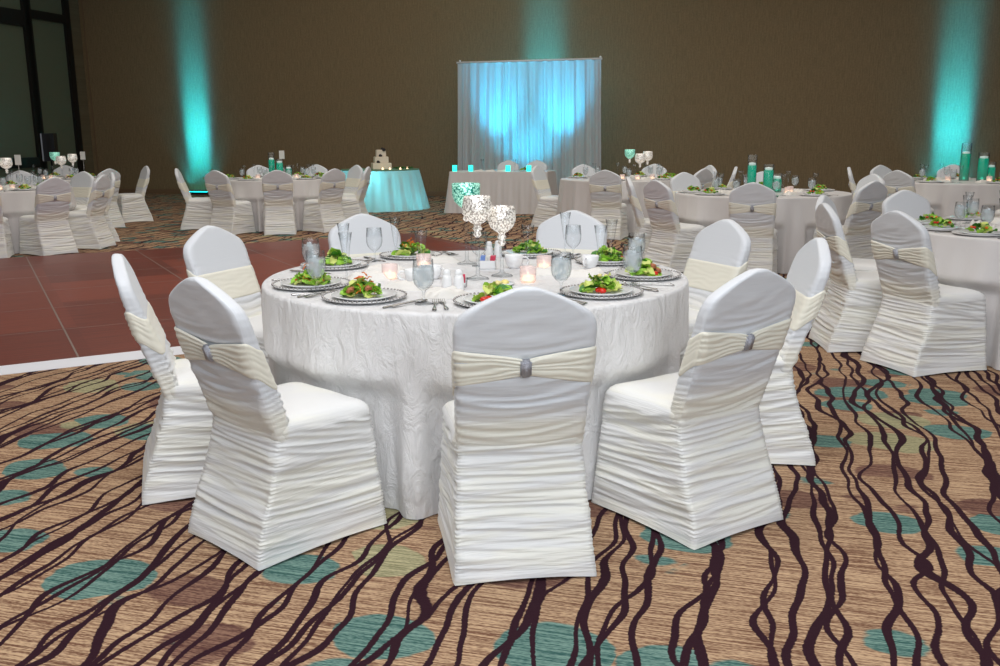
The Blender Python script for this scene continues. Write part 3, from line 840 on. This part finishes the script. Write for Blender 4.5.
# ------------------------------------------------------------------ tables and their chairs
T = {1: (-.104, 4.05), 2: (2.845, 10.06), 3: (3.563, 5.907), 4: (6.156, 12.31), 5: (1.833, 13.77), 6: (-3.49, 14.72), 7: (-6.50, 11.98), 8: (-7.5, 15.3)}
TN = {1: 'front table', 2: 'central vase table', 3: 'cropped table', 4: 'wall-beam table', 5: 'backdrop-side table', 6: 'cake-side table', 7: 'cut-off table', 8: 'window-side table'}
TL = {1: 'big round table in crinkled white floor-length cloth, closest of all and holding nine settings', 2: 'round table in white satin cloth with green vases, directly behind the big front table',
      3: 'round white-clothed table cropped by the photo edge, beside the chair with a large silver buckle', 4: 'round white-clothed table with green vases standing by the teal beam on the wall',
      5: 'round white-clothed table with goblet candle holders beside the glowing backdrop', 6: 'round white-clothed table with green vases between the dance floor and the cake table',
      7: 'round white satin table beyond the dance floor, cut by the photo edge', 8: 'round white-clothed table beneath the dark windows, behind the table with pink candles'}
# (angle, hem radius, turn, how the chair shows, short tag for the things set before it)
CHS = {
 1: [(-82.7, 1.425, 0, 'seen squarely from behind, in the middle of the big front table', 'before the squarely seen chair'),
     (-47.5, 1.43, -9, 'turned three-quarters away, beside open carpet at the front table', 'before the three-quarter carpet-side chair'),
     (-8, 1.45, 4, 'seen almost edge-on behind the three-quarter chair beside open carpet', 'before the edge-on carpet-side chair'),
     (31, 1.47, -7, 'facing us in front of the green vase table, at the front table', 'before the chair under green vases'),
     (69, 1.50, 0, 'facing us below the glowing backdrop, behind the front table', 'before the chair below the backdrop'),
     (118.4, 1.43, 0, 'facing us below the cake table, behind the front table', 'before the chair below the cake'),
     (157, 1.455, 0, 'facing us over the dance floor, at the front table', 'before the chair over the dance floor'),
     (-156, 1.45, -4, 'seen edge-on against the white dance floor edging', 'before the edge-on dance-floor chair'),
     (-123.7, 1.45, -9, 'turned three-quarters away beside the dance floor edging, at the front table', 'before the three-quarter dance-floor chair')],
 2: [(-109, 1.43, 0, 'seen from behind below the green vases', 'before the chair below the vases'),
     (-151, 1.44, 0, 'seen from behind with its bow, seat turned to the green vase table', 'before the bow-backed side chair'),
     (177, 1.43, 0, 'seen thinly from the side beside the bow-backed one, green vase table', 'before the thin-looking chair'),
     (114, 1.43, 0, 'facing us beyond the green vase table with an ivory band', 'before the chair facing us'),
     (74, 1.43, 0, 'mostly hidden behind the green vases', 'before the chair hidden by vases'),
     (-60, 1.42, 0, 'grey-backed with a bow, between the green vase table and the cropped table', 'before the chair next to the cropped table'),
     (17, 1.42, 0, 'showing only its crown behind the grey-backed bow chair', 'before the half-hidden chair')],
 3: [(-152.5, 1.43, -8, 'with a large silver buckle, seen from behind at the cropped table', 'before the large-buckled chair'),
     (-180, 1.47, -3, 'slim edge-on view, next to the large-buckled chair', 'before the slim edge-on chair'),
     (146, 1.45, 0, 'only a thin crown and hem showing behind the slim edge-on chair', 'before the thin-crowned chair'),
     (105, 1.43, 0, 'facing us behind the large-buckled chair at the cropped table', 'before the chair facing us'),
     (66, None, 0, '', 'at its far side')],
 4: [(159, 1.43, 0, 'standing alone edge-on against the brown wall beyond the green vase table', 'before the lone edge-on chair'),
     (114, 1.43, 0, 'facing us against the brown wall, crown only, at the wall beam table', 'before the crown-only chair'),
     (-148, 1.43, 0, 'grey back seen over the ivory sash, beside the wall beam table', 'before the grey-backed chair'),
     (-84, 1.50, 0, 'dark grey crown in front of the teal wall beam table', 'before the dark-crowned chair'),
     (70, 1.43, 0, 'facing us directly under the teal wall beam', 'before the chair under the beam')],
 5: [(-107, 1.44, 0, 'with neat ivory bow, seen squarely between backdrop and green vases', 'before the neat-bowed chair'),
     (109, 1.43, 0, 'facing us in front of the backdrop edge', 'before the chair at the backdrop edge'),
     (62, 1.43, 0, 'facing us against the wall behind the goblet candle holders', 'before the chair behind the candle holders'),
     (17, 1.43, 0, 'facing us, tall crown against brown wall, at backdrop-side table', 'before the tall-crowned chair'),
     (-48, 1.43, 0, 'grey crown peeking between two facing chairs', 'before the peeking grey chair'),
     (-14, 1.60, 0, 'tilted thin against the brown wall, pulled out from its table', 'before the pulled-out chair'),
     (150, 1.43, 0, 'leaning slim in front of the head table', 'before the slim chair at the head table')],
 6: [(-77, 1.43, 0, 'seen squarely from behind below the green vases near the cake', 'before the squarely seen chair'),
     (-114, 1.43, 0, 'three-quarter back with bow beside the teal wall wash', 'before the chair with the bow'),
     (-168, 1.50, 0, 'edge-on in front of the teal wall wash', 'before the edge-on chair'),
     (-42, 1.43, 0, 'three-quarter back with seat turned from the cake table', 'before the chair beside the cake table'),
     (-4, 1.44, 0, 'edge-on against the lit cake table skirt', 'before the chair against the lit skirt'),
     (40, 1.44, 0, 'pale side view between the cake table and the squarely seen chairs', 'before the pale side-view chair'),
     (76, 1.43, 0, 'facing us behind the blue-tinted glasses near the cake', 'before the chair behind blue glasses'),
     (116, 1.43, 0, 'facing us behind the green vases near the cake', 'before the chair behind the vases')],
 7: [(-35, 1.43, 0, 'seen from behind with a bow, first beyond the dance floor corner', 'before the first bow-backed chair'),
     (-2, 1.43, 0, 'angled back with its seat towards the cut-off table', 'before the angled chair'),
     (34, 1.43, 0, 'just behind the angled one, showing a white rim', 'before the white-rimmed chair'),
     (66, 1.43, 0, 'facing us with an ivory band beyond the cut-off table', 'before the chair facing us'),
     (103, 1.43, 0, 'grey facing crown behind the pink candles', 'before the chair behind pink candles'),
     (-68, 1.43, 0, 'cut by the photo edge in front of the cut-off table', 'before the cropped chair')],
 8: [(24, 1.62, 12, 'edge-on and alone by the wall base near the windows', 'before the edge-on chair'),
     (-28, 1.62, 0, 'pale crown seen over the angled ones under the windows', 'before the pale-crowned chair'),
     (-75, 1.43, 0, 'grey crown behind the bow-backed chair and the pink candles', 'before the grey-crowned chair'),
     (100, 1.43, 0, 'facing us close to the dark windows', 'before the chair by the windows')]}
for t, (cx, cy) in T.items():
    angs = [a for a, r, *_ in CHS[t] if r]
    if t == 1: me = draped_round(.925, .97, .757, t, M['crinkle'], angs, 11, .012, .035, 360, .022)
    else: me = draped_round(.925, .98, .757, t, M['satin'], angs, 17, .024, .045, 288, .008)
    tag(obj('draped_table', me, None, (cx, cy, 0)), TL[t], 'table', 'round banquet tables')
    for i, (a, r, turn, how, where) in enumerate(CHS[t]):
        if r: chair(cx, cy, a, r, 'white covered chair ' + how, 'chairs at ' + TN[t], turn)

# ---- settings
KI = ['te', 'te', 'tb', 't', 'u', 'c', 'u', 'tc', 'cb']
for i, (a, r, turn, how, where) in enumerate(CHS[1]):
    place_setting(*T[1], a, where, TN[1], KI[i], True, i, glasses=False, napkin=False)
for t in range(2, 9):
    n = len(CHS[t])
    for i, (a, r, turn, how, where) in enumerate(CHS[t]):
        place_setting(*T[t], a, where, TN[t], 't', False, i + t)

# front table glassware, placed from where each foot stands
for i, (px, py, w, lab) in enumerate([
    (317, 292, 1, 'iced water goblet overlapping the salad nearest the dance floor'), (312, 275, 1, 'pale drink goblet just behind the one by the dance floor salad'),
    (424, 304, 1, 'large iced water goblet standing before the white salt and pepper shakers'), (375, 261, 0, 'dark-tinted empty goblet in front of the chair below the cake'),
    (573, 258, 0, 'empty goblet beside a flute in front of the chair below the backdrop'), (632, 286, 1, 'iced water goblet with its twin behind it, by the carpet-side plates'),
    (636, 269, 1, 'water goblet half hidden behind its twin at the carpet-side plates'), (561, 295, 1, 'water goblet just above the squarely seen chair crown'),
    (479, 266, 0, 'clear goblet under the silver candle bowls at the centrepiece')]):
    goblet(at(px, py, ZT), lab, 'water goblets on the front table', bool(w), i)
for i, (px, py, lab) in enumerate([(347, 283, 'tall champagne flute left of the folded napkins, before the chair over the dance floor'.replace('left of', 'beside')), (345, 269, 'champagne flute with a dark edge behind the tall flute by the dance floor chair'),
    (396, 259, 'champagne flute against the chair below the cake'), (422, 280, 'wide-mouthed flute behind the large water goblet'), (528, 272, 'wide-mouthed flute beside the second silver candle bowl'),
    (565, 253, 'champagne flute against the chair below the backdrop'), (600, 273, 'nearer of two flutes standing close together by the carpet-side plates'), (611, 264, 'farther of two flutes standing close together by the carpet-side plates')]):
    flute(at(px, py, ZT), lab, 'champagne flutes on the front table')
hurricane(at(478, 279, ZT), .355, False, 'tall silver mercury glass goblet candle holder, middle of the front centrepiece', 'goblet candle holders on the front table', .064)
hurricane(at(502, 276, ZT), .305, False, 'shorter silver goblet candle holder standing apart in the front centrepiece', 'goblet candle holders on the front table', .062)
hurricane(at(467, 264, ZT), .385, True, 'green topped goblet candle holder, tallest in the front centrepiece', 'goblet candle holders on the front table', .066)
mb = MB(); mb.box((0, 0, .003), (.30, .30, .006)); mtile = mb.mesh('mirror_tile', simple('mirror', (.8, .82, .84, 1), .03, 1), False)
tag(obj('mirror_tile', mtile, None, at(487, 276, ZT) - Vector((0, 0, .0065)), .4), 'square mirror tile under the front centrepiece candle holders', 'mirror')
for px, py, lab in ((390, 279, 'rose tinted votive beside the coffee cup on the front table'), (528, 282, 'rose tinted votive between candle holder and iced goblet'), (544, 270, 'rose tinted votive behind the iced goblet above the chair crown'), (424, 268, 'small votive behind the wide-mouthed flute')):
    votive(at(px, py, ZT), lab, 'votives on the front table')
def shaker(loc, label):
    e = empty('shaker', loc); tag(e, label, 'shaker', 'salt and pepper shakers')
    mb = MB(); mb.lathe([(.0005, 0), (.021, 0), (.022, .004), (.019, .05), (.0155, .062), (.0005, .062)], 20); obj('body', mb.mesh('body', M['china']), e)
    mb = MB(); mb.lathe([(.0155, .062), (.0165, .064), (.015, .078), (.009, .084), (.0005, .085)], 20); obj('cap', mb.mesh('cap', M['china']), e)
shaker(at(447, 290, ZT), 'white shaker nearer the large water goblet'); shaker(at(459, 290, ZT), 'white shaker nearer the silver candle holder')
shaker(at(489, 258, ZT), 'white shaker behind the sugar caddy beside the candle stem'); shaker(at(498, 257, ZT), 'white shaker behind the sugar caddy beside the cream jug')
def caddy(loc, label):
    e = empty('sugar_caddy', loc, -.1); tag(e, label, 'caddy')
    mb = MB(); mb.box((0, 0, .003), (.075, .055, .006)); 
    for sx in (-1, 1): mb.box((sx * .036, 0, .022), (.003, .055, .04))
    for sy in (-1, 1): mb.box((0, sy * .026, .022), (.075, .003, .04))
    obj('holder', mb.mesh('holder', M['china'], False), e)
    for k, mm in enumerate(('blue', 'blue', 'paper', 'paper', 'pink', 'pink')):
        mb = MB(); mb.box((0, 0, 0), (.010, .045, .052)); p = obj('sweetener_packet', mb.mesh('sweetener_packet', M[mm], False), e, (-.029 + .0115 * k, 0, .036)); p.rotation_euler = (0, .1, 0)
caddy(at(488, 269, ZT), 'white caddy of blue and pink sweetener packets beside the candle stem')
e = empty('packet_holder', at(462, 287, ZT)); tag(e, 'small clear holder with a red packet behind the shakers', 'caddy')
mb = MB(); mb.lathe([(.0005, .002), (.02, 0), (.024, .04), (.023, .04), (.019, .004)], 16); obj('cup', mb.mesh('cup', M['glass']), e)
mb = MB(); mb.box((0, 0, .035), (.028, .008, .035)); obj('red_packet', mb.mesh('red_packet', M['pink'], False), e)
def cup(loc, label, name='coffee_cup', r=.042, h=.058, rz=0, saucer=False):
    e = empty(name, loc, rz); tag(e, label, 'cup', 'white cups')
    mb = MB(); mb.lathe([(.0005, .003), (r * .55, 0), (r * .6, .006), (r * .85, .02), (r, h), (r * .95, h), (r * .8, .02), (.0005, .010)], 28); obj('body', mb.mesh('body', M['china']), e)
    mb = MB(); mb.tube([(-r * .9, 0, h * .85), (-r * 1.35, 0, h * .85), (-r * 1.6, 0, h * .6), (-r * 1.45, 0, h * .32), (-r * .85, 0, h * .25)], .0045, 8); obj('handle', mb.mesh('handle', M['china']), e)
cup(at(414, 283, ZT), 'white coffee cup with its handle beside the rose votive'); cup(at(433, 279, ZT), 'white coffee cup behind the large water goblet', rz=2.6)
cup(at(514, 268, ZT), 'white cream jug beside the second candle holder', 'cream_jug', .045, .062, 2.9); cup(at(590, 268, ZT), 'low white cup behind the two close flutes', rz=1.0)
e = empty('butter_dish', at(505, 285, ZT)); tag(e, 'small dish of yellow butter before the second candle holder', 'dish')
mb = MB(); mb.lathe([(.0005, .002), (.03, 0), (.042, .010), (.041, .011), (.0005, .005)], 24); obj('dish', mb.mesh('dish', M['china']), e)
mb = MB(); mb.blob((0, 0, .012), .018, 0, 10, None, .6, .3); obj('butter', mb.mesh('butter', M['butter']), e)
for k, (px, py, rz, lab) in enumerate([(368, 279, .3, 'large white folded napkin beside the tall flute'), (407, 288, -.3, 'white napkin folded before the coffee cup handle'), (384, 272, .1, 'cream napkin fold behind the tall flute'), (440, 262, .2, 'cream napkin behind the shakers'), (585, 276, -.1, 'white napkin beside the close flutes'),  (446, 296, .9, 'white napkin beneath the forks of the squarely seen chair'), (550, 274, .2, 'cream napkin behind the iced goblet')]):
    tag(obj('napkin', NP[k % 3], None, at(px, py, ZT), rz), lab, 'napkin', 'napkins on the front table')
for k, (px, py, rz, lab) in enumerate([(385, 300, .28, 'long steel knife pointing at the large water goblet'), (365, 262, -.5, 'steel fork crossing behind the cucumber salad'), (385, 262, -.4, 'steel knife before the chair below the cake'), (470, 258, -.5, 'steel knife behind the centrepiece')]):
    pass

# centrepieces of the other tables
def near_table(t, dx, dy, z=ZT): return Vector((T[t][0] + dx, T[t][1] + dy, z))
for t, nm in ((2, 'the green vase table'), (4, 'the wall beam table'), (6, 'the table near the cake')):
    g = 'vases on ' + nm
    k = 1.22 if t == 4 else 1.0; ox = .14 if t == 4 else 0
    vase(near_table(t, ox - .10 * k, .06), .40 * k, 'tallest green-water vase on ' + nm, g, .72, .05 * k)
    vase(near_table(t, ox + .05 * k, -.05), .30 * k, 'middle-height green-water vase on ' + nm, g, .80, .055 * k)
    vase(near_table(t, ox + .17 * k, .03), .20 * k, 'shortest green-water vase on ' + nm, g, .72, .05 * k)
    for k, (dx, dy) in enumerate(((-.28, -.12), (.30, -.02), (.22, -.2))):
        votive(near_table(t, dx, dy), 'lit votive %s on %s' % (('beside the tallest vase', 'beside the shortest vase', 'in front of the shortest vase')[k], nm), 'votives on ' + nm)
for t, nm in ((5, 'the backdrop side table'), (7, 'the cut-off table'), (8, 'the window side table')):
    g = 'candle holders on ' + nm
    ox = .22 if t == 5 else (0 if t == 7 else .35)
    hurricane(near_table(t, ox - .12, .05), .42, True, 'green goblet candle holder on ' + nm, g, .075)
    hurricane(near_table(t, ox + .02, -.05), .36, False, 'lower silver goblet candle holder on ' + nm, g, .078)
    hurricane(near_table(t, ox + .15, .08), .39, False, 'higher silver goblet candle holder on ' + nm, g, .075)
    for k, (dx, dy) in enumerate(((ox + .18, -.2), (ox + .30, -.12), (ox - .25, -.15), (ox - .05, -.3))):
        votive(near_table(t, dx, dy), 'lit votive %s on %s' % (('before the silver holders', 'apart from the silver holders', 'beside the green holder', 'lowest before the holders')[k], nm), 'votives on ' + nm)
for k, (dx, dy) in enumerate(((-.02, -.12), (.12, .1))): votive(near_table(3, dx, dy), 'lit votive %s on the cropped table' % ('beside the napkins', 'behind the other votive')[k], 'votives on the cropped table')
number_card(at(279, 172, 1.0) if False else near_table(6, .03, .22), 'small white table card on a stand behind the green vases near the cake')
number_card(near_table(7, .22, .25), 'white table card on a stand behind the candle holders of the cut-off table')
number_card(near_table(8, .62, .2), 'white table card on a stand under the window frame')

# ------------------------------------------------------------------ head table, its chairs, backdrop
def draped_rect(L, W, h, seed, mat, flare=.07):
    nu = 400; V = []; rows = [(0.02, h, 0), (.5, h, 0), (.9, h, 0)] + [(1, h, 0), (1, h - .012, .01)] + [(1, lerp(h - .012, .004, k / 30), k / 30) for k in range(1, 31)]
    for sc, z, t in rows:
        for (p, n, e, ci, fr) in round_rect(-W / 2 * sc, W / 2 * sc, L / 2 * sc, L / 2 * sc, .04 * sc, nu):
            long = ci in (1, 3)
            s = (p.y * 26 if not long else p.x * 26) + ci
            f = math.sin(s + 2 * noise.noise(Vector((s * .2, z, seed)))) + .5 * math.sin(2.3 * s + seed)
            cor = math.exp(-(e / .04) ** 2) * .05
            d = flare * t + .014 * t * f + cor * t
            V.append((p.y + n.y * d, p.x + n.x * d, z))
    fs = [f[::-1] for f in grid_faces(nu, len(rows))]; fs.append(list(range(nu)))
    return mesh_of('draped_table', V, fs, mat)
HT = Vector((.07, 17.30, 0))
tag(obj('draped_table', draped_rect(1.85, .76, .757, 2, M['satin']), None, HT, ROOM), 'rectangular head table in a white floor-length cloth before the glowing backdrop', 'table')
hd = lambda s, b, z=ZT: HT + WD * s + WN * b + Vector((0, 0, z))
for s, how in ((-.15, 'behind the head table, nearer the middle candle'), (.42, 'behind the head table, beside the last green candle')):
    p = hd(s, .75, 0); chair(p.x, p.y, math.degrees(math.atan2(WN.y, WN.x)), .262, 'white covered chair facing us ' + how, 'chairs behind the head table')
for s, lab in ((-.86, 'green glowing candle cup at the end of the head table'), (-.55, 'green glowing candle cup beside the plates of the head table'), (.16, 'green glowing candle cup in the middle of the head table'), (.55, 'small green candle cup before the farther head table chair')):
    e = empty('green_candle_cup', hd(s, -.22)); tag(e, lab, 'candle', 'green candle cups')
    mb = MB(); mb.lathe([(.0005, .0), (.04, .0), (.043, .02), (.043, .11), (.038, .11), (.037, .03), (.0005, .03)], 18); obj('cup', mb.mesh('cup', M['tealglow']), e)
    mb = MB(); mb.blob((0, 0, .045), .022, 0, 8); obj('flame', mb.mesh('flame', M['tealspark']), e)
for s, b, lab in ((-.40, -.2, 'white napkin by the head table plates'), (-.18, -.22, 'white napkin in the middle of the head table'), (.03, -.18, 'white napkin beside the middle head table candle')):
    tag(obj('napkin', NP[1], None, hd(s, b), .2), lab, 'napkin', 'napkins on the head table')
for s, lab in ((-.15, 'dinner plate before the nearer head table chair'), (.42, 'dinner plate of salad before the farther head table chair')):
    tag(obj('dinner_plate', PL, None, hd(s, -.05), 0), 'white ' + lab, 'plate', 'plates on the head table')
tag(obj('salad', FS[1], None, hd(.42, -.05, ZT + .0025), .3), 'green salad on the head table', 'salad')
for s, b, lab in ((.27, -.15, 'champagne flute beside the middle head table candle'), (-.42, .1, 'champagne flute behind the second head table candle')):
    flute(hd(s, b), lab, 'champagne flutes on the head table')

BL = Vector((-.87, 20.50, 0)); BWD = 3.10
e = empty('draped_backdrop', BL, ROOM); tag(e, 'tall white sheer drape backdrop glowing teal behind the head table', 'backdrop')
nu, nz = 420, 40; V = []
for j in range(nz + 1):
    z = lerp(2.93, .01, j / nz); t = j / nz
    for i in range(nu + 1):
        s = i / nu; x = s * BWD
        ph = x * 26 + 3.0 * noise.noise(Vector((x * 1.3, 0, 5))) + .6 * t * math.sin(x * 3)
        f = math.sin(ph) + .45 * math.sin(2.4 * ph + 1)
        y = .045 * f * (.35 + .65 * min(1, t * 4)) * (1 + .4 * noise.noise(Vector((x * 3, t * 2, 1))))
        zz = z - .012 * (1 - t) * (1 + math.sin(ph * 2)) * .5
        V.append((x + (s - .5) * .10 * t, y, zz))
obj('curtain', mesh_of('curtain', V, grid_faces(nu + 1, nz + 1, False), M['backdrop']), e)
mb = MB()
mb.tube([(-.02, 0, 2.94), (BWD + .02, 0, 2.94)], .022, 10); obj('crossbar', mb.mesh('crossbar', M['china']), e)
for x in (.03, BWD - .03):
    mb = MB(); mb.tube([(x, .08, 0), (x, .08, 2.97)], .016, 10); mb.box((x, .05, .01), (.4, .4, .015)); mb.blob((x, .08, 2.98), .025); obj('upright', mb.mesh('upright', M['china']), e)

# ------------------------------------------------------------------ cake table
CT = Vector((-2.33, 18.35, 0))
ctm = draped_round(.76, .8, .775, 31, M['cakecloth'], [], 19, .030, .17, 288, .01)
e = empty('cake_table', CT); tag(e, 'round cake table in a sheer white skirt lit teal from inside', 'table')
obj('skirt', ctm, e)
mb = MB(); mb.lathe([(.0005, .778), (.76, .778), (.765, .772), (.765, .76), (.0005, .760)], 64); ov = obj('table_overlay', mb.mesh('table_overlay', M['greentop']), e); ov['label'] = 'pale green tabletop overlay'
def cake_tier(w, h, z): 
    me = bpy.data.meshes.new('tier'); bm = bmesh.new(); bmesh.ops.create_cube(bm, size=1); bmesh.ops.scale(bm, vec=(w, w, h), verts=bm.verts)
    bmesh.ops.translate(bm, vec=(0, 0, z + h / 2), verts=bm.verts); bmesh.ops.bevel(bm, geom=bm.edges[:], offset=.008, segments=2, affect='EDGES'); bm.to_mesh(me); bm.free(); me.materials.append(M['cream']); return me
cp = at(381, 172, .78); cp = Vector((CT.x + .04, CT.y - .15, .779))
e = empty('wedding_cake', cp, .25); tag(e, 'three-tier cream wedding cake with dark flowers on the teal-lit table', 'cake')
for w, h, z in ((.36, .12, 0), (.26, .12, .12), (.18, .13, .24)): obj('tier', cake_tier(w, h, z), e)
for x, y, z in ((.05, -.10, .37), (-.02, -.10, .26), (-.07, -.14, .14), (.03, -.04, .385)):
    mb = MB(); mb.blob((0, 0, 0), .034, 0, 10, None, .8, .5); f = obj('sugar_flower', mb.mesh('sugar_flower', M['rose']), e, (x, y, z)); f['label'] = 'dark sugar flower'
for px, py, lab in ((359, 170, 'tea light beyond the edge-on chair on the cake table'), (385, 171, 'tea light before the cake'), (392, 170, 'tea light at the cake corner'), (402, 171, 'first tea light of the pair apart from the cake'), (407, 170.5, 'second tea light of the pair apart from the cake')):
    x = (px - 380) / 50.0; tealight(Vector((CT.x + x, CT.y - .42 if abs(x) < .5 else CT.y - .1, .779)), lab, 'tea lights on the cake table')
mb = MB(); rr = random.Random(4)
for _ in range(26): leaf(mb, (rr.uniform(.30, .64), rr.uniform(-.3, .1), .02), .03, rr, 0)
tag(obj('leaf_garland', mb.mesh('leaf_garland', M['leafgreen']), None, CT + Vector((0, 0, .779))), 'green leaf garland lying beside the wedding cake', 'garland')

# column loudspeaker by the windows
sp = CORNER - WN * 3.0 + WD * 1.25
e = empty('loudspeaker', sp, ROOM + .4); tag(e, 'black upright loudspeaker on a pole against the dark windows', 'speaker')
mb = MB(); mb.box((0, 0, 1.22), (.27, .24, .62)); obj('cabinet', mb.mesh('cabinet', M['dark'], False), e)
mb = MB(); mb.box((-.13, -.122, 1.22), (.03, .01, .62)); obj('metal_edge', mb.mesh('metal_edge', M['chrome'], False), e)
mb = MB(); mb.box((.02, -.122, 1.22), (.09, .008, .56)); obj('grille', mb.mesh('grille', M['black'], False), e)
mb = MB(); mb.tube([(0, 0, .0), (0, 0, .92)], .02); mb.lathe([(.0005, 0), (.2, 0), (.2, .02), (.0005, .03)], 20); obj('stand', mb.mesh('stand', M['dark']), e)

# ------------------------------------------------------------------ uplights
def uplight(s, label, power, width=.72, off=.16):
    p = wallpt(s, off); e = empty('led_uplight', p, ROOM); tag(e, label, 'light', 'wall uplights')
    mb = MB(); mb.box((0, 0, .035), (width, .10, .06)); mb.box((-width / 2 + .03, 0, .006), (.03, .16, .012)); mb.box((width / 2 - .03, 0, .006), (.03, .16, .012)); obj('housing', mb.mesh('housing', M['dark'], False), e)
    mb = MB(); mb.box((0, 0, .068), (width - .06, .07, .006)); obj('lens', mb.mesh('lens', M['led'], False), e)
    for w, sp, pw, tint, dx in ((width * .9, 10, power * .8, (.0, .48, .78), 0), (width * .75, 26, power * .7, (.0, .46, .76), 0), (width * .95, 80, power * .5, (.0, .46, .76), 0), (width * .9, 14, power * .12, (.12, .2, 1.0), .06)):
        L = bpy.data.lights.new('uplight_beam', 'AREA'); L.shape = 'RECTANGLE'; L.size = w; L.size_y = .07; L.energy = pw; L.color = tint; L.spread = math.radians(sp)
        o = bpy.data.objects.new('uplight_beam', L); C.objects.link(o); q = wallpt(s + dx, off, .08); o.location = q
        d = (WN * .075 + Vector((0, 0, 1))).normalized()
        xax = WD; zax = -d; yax = zax.cross(xax).normalized(); xax = yax.cross(zax).normalized()
        o.rotation_euler = Matrix((xax, yax, zax)).transposed().to_euler()

def wall_s(px):     # wall coordinate seen at column px
    k = (px - 500) / F * math.cos(TH) * 1.02
    Y = WC / (WN.x * k + WN.y); return (Vector((k * Y, Y, 0)) - CORNER).dot(WD)
uplight(wall_s(205.5), 'slim uplight washing the wall teal behind the edge-on chair', 30)
uplight(wall_s(944), 'slim uplight washing the wall teal behind the vase table', 24)
uplight(wall_s(545), 'slim uplight behind the draped backdrop washing the wall teal', 34, .9)
def spot(name, loc, target, power, color, ang, blend=.6, size=.05):
    L = bpy.data.lights.new(name, 'SPOT'); L.energy = power; L.color = color; L.spot_size = math.radians(ang); L.spot_blend = blend; L.shadow_soft_size = size
    o = bpy.data.objects.new(name, L); C.objects.link(o); o.location = loc
    o.rotation_euler = (Vector(target) - Vector(loc)).to_track_quat('-Z', 'Y').to_euler(); return o
# two fixtures on the floor behind the sheer drape aimed up through it
for s, lab in ((.85, 'floor spotlight behind the drape, farther from the table chairs'), (2.25, 'floor spotlight behind the drape, nearer the candle table')):
    b = BL + WD * s + WN * 1.15
    e = empty('floor_spotlight', b, ROOM); tag(e, lab, 'light', 'spotlights behind the backdrop')
    mb = MB(); mb.lathe([(.0005, 0), (.09, 0), (.10, .1), (.085, .16), (.0005, .15)], 20); obj('housing', mb.mesh('housing', M['dark']), e)
    spot('drape_spot', b + Vector((0, 0, .2)), BL + WD * (s + .05) + Vector((0, 0, 2.35)), 820, (.03, .60, 1.0), 36, 1.0)
spot('drape_spot', BL + WD * 1.5 + WN * 1.2 + Vector((0, 0, .2)), BL + WD * 1.55 + Vector((0, 0, 2.2)), 420, (.0, .55, .85), 78, 1.0)  # wide fill added to brighten the middle of the drape, no fixture
# teal lights inside the cake table skirt
for dx, dy, z, pw in ((-.20, -.64, .66, 8.0), (-.32, -.55, .35, 3.5), (.25, -.5, .12, 2.0), (.62, -.3, .1, 1.4), (-.6, -.3, .12, 2.0)):
    L = bpy.data.lights.new('skirt_light', 'POINT'); L.energy = pw; L.color = (.12, .80, .95); L.shadow_soft_size = .06
    o = bpy.data.objects.new('skirt_light', L); C.objects.link(o); o.location = CT + Vector((dx, dy, z))

# ------------------------------------------------------------------ room light, bounce flash and added fills
def area(name, loc, sx, sy, power, color, target=None, spread=180):
    L = bpy.data.lights.new(name, 'AREA'); L.shape = 'RECTANGLE'; L.size = sx; L.size_y = sy; L.energy = power; L.color = color; L.spread = math.radians(spread)
    o = bpy.data.objects.new(name, L); C.objects.link(o); o.location = loc
    if target is not None: o.rotation_euler = (Vector(target) - Vector(loc)).to_track_quat('-Z', 'Y').to_euler()
    return o
area('ceiling_light_front', (-.6, 2.2, 5.2), 4.5, 4.5, 200, (.985, .985, 1.0), (-.2, 3.8, 0))  # unseen camera flash bounced off the ceiling, as an area light
area('ceiling_light_rear', (-4.5, 19.5, 6.1), 14, 4, 80, (1, .95, .86))  # added fill to lift the dark back wall
area('ceiling_light_hall', (0, 11.5, 6.0), 14, 9, 470, (1, .95, .87))
area('ceiling_light_entry', (1.0, -2.5, 3.2), 5, 3, 200, (.86, .93, 1.0), (0, 6, .6))  # added fill from behind the camera for surfaces facing it
w = bpy.data.worlds.new('World'); scn.world = w; w.use_nodes = True
w.node_tree.nodes['Background'].inputs[0].default_value = (.80, .87, 1.0, 1); w.node_tree.nodes['Background'].inputs[1].default_value = .24

# ------------------------------------------------------------------ camera
cam = bpy.data.cameras.new('Camera'); co = bpy.data.objects.new('Camera', cam); C.objects.link(co)
cam.sensor_fit = 'HORIZONTAL'; cam.sensor_width = 36; cam.lens = F * 36 / 1000; cam.clip_end = 100
co.matrix_world = Matrix.Translation((0, 0, H)) @ Matrix.Rotation(PI / 2 - TH, 4, 'X') @ Matrix.Rotation(-ROLL, 4, 'Z')
scn.camera = co
cam.dof.use_dof = False
vs = scn.view_settings
vs.view_transform = 'Standard'; vs.look = 'None'; vs.exposure = 0.08; vs.gamma = 1.0; vs.use_curve_mapping = False
scn.cycles.use_denoising = True
scn.cycles.max_bounces = 8; scn.cycles.transparent_max_bounces = 24; scn.cycles.sample_clamp_indirect = 6
scn.cycles.caustics_reflective = False; scn.cycles.caustics_refractive = False
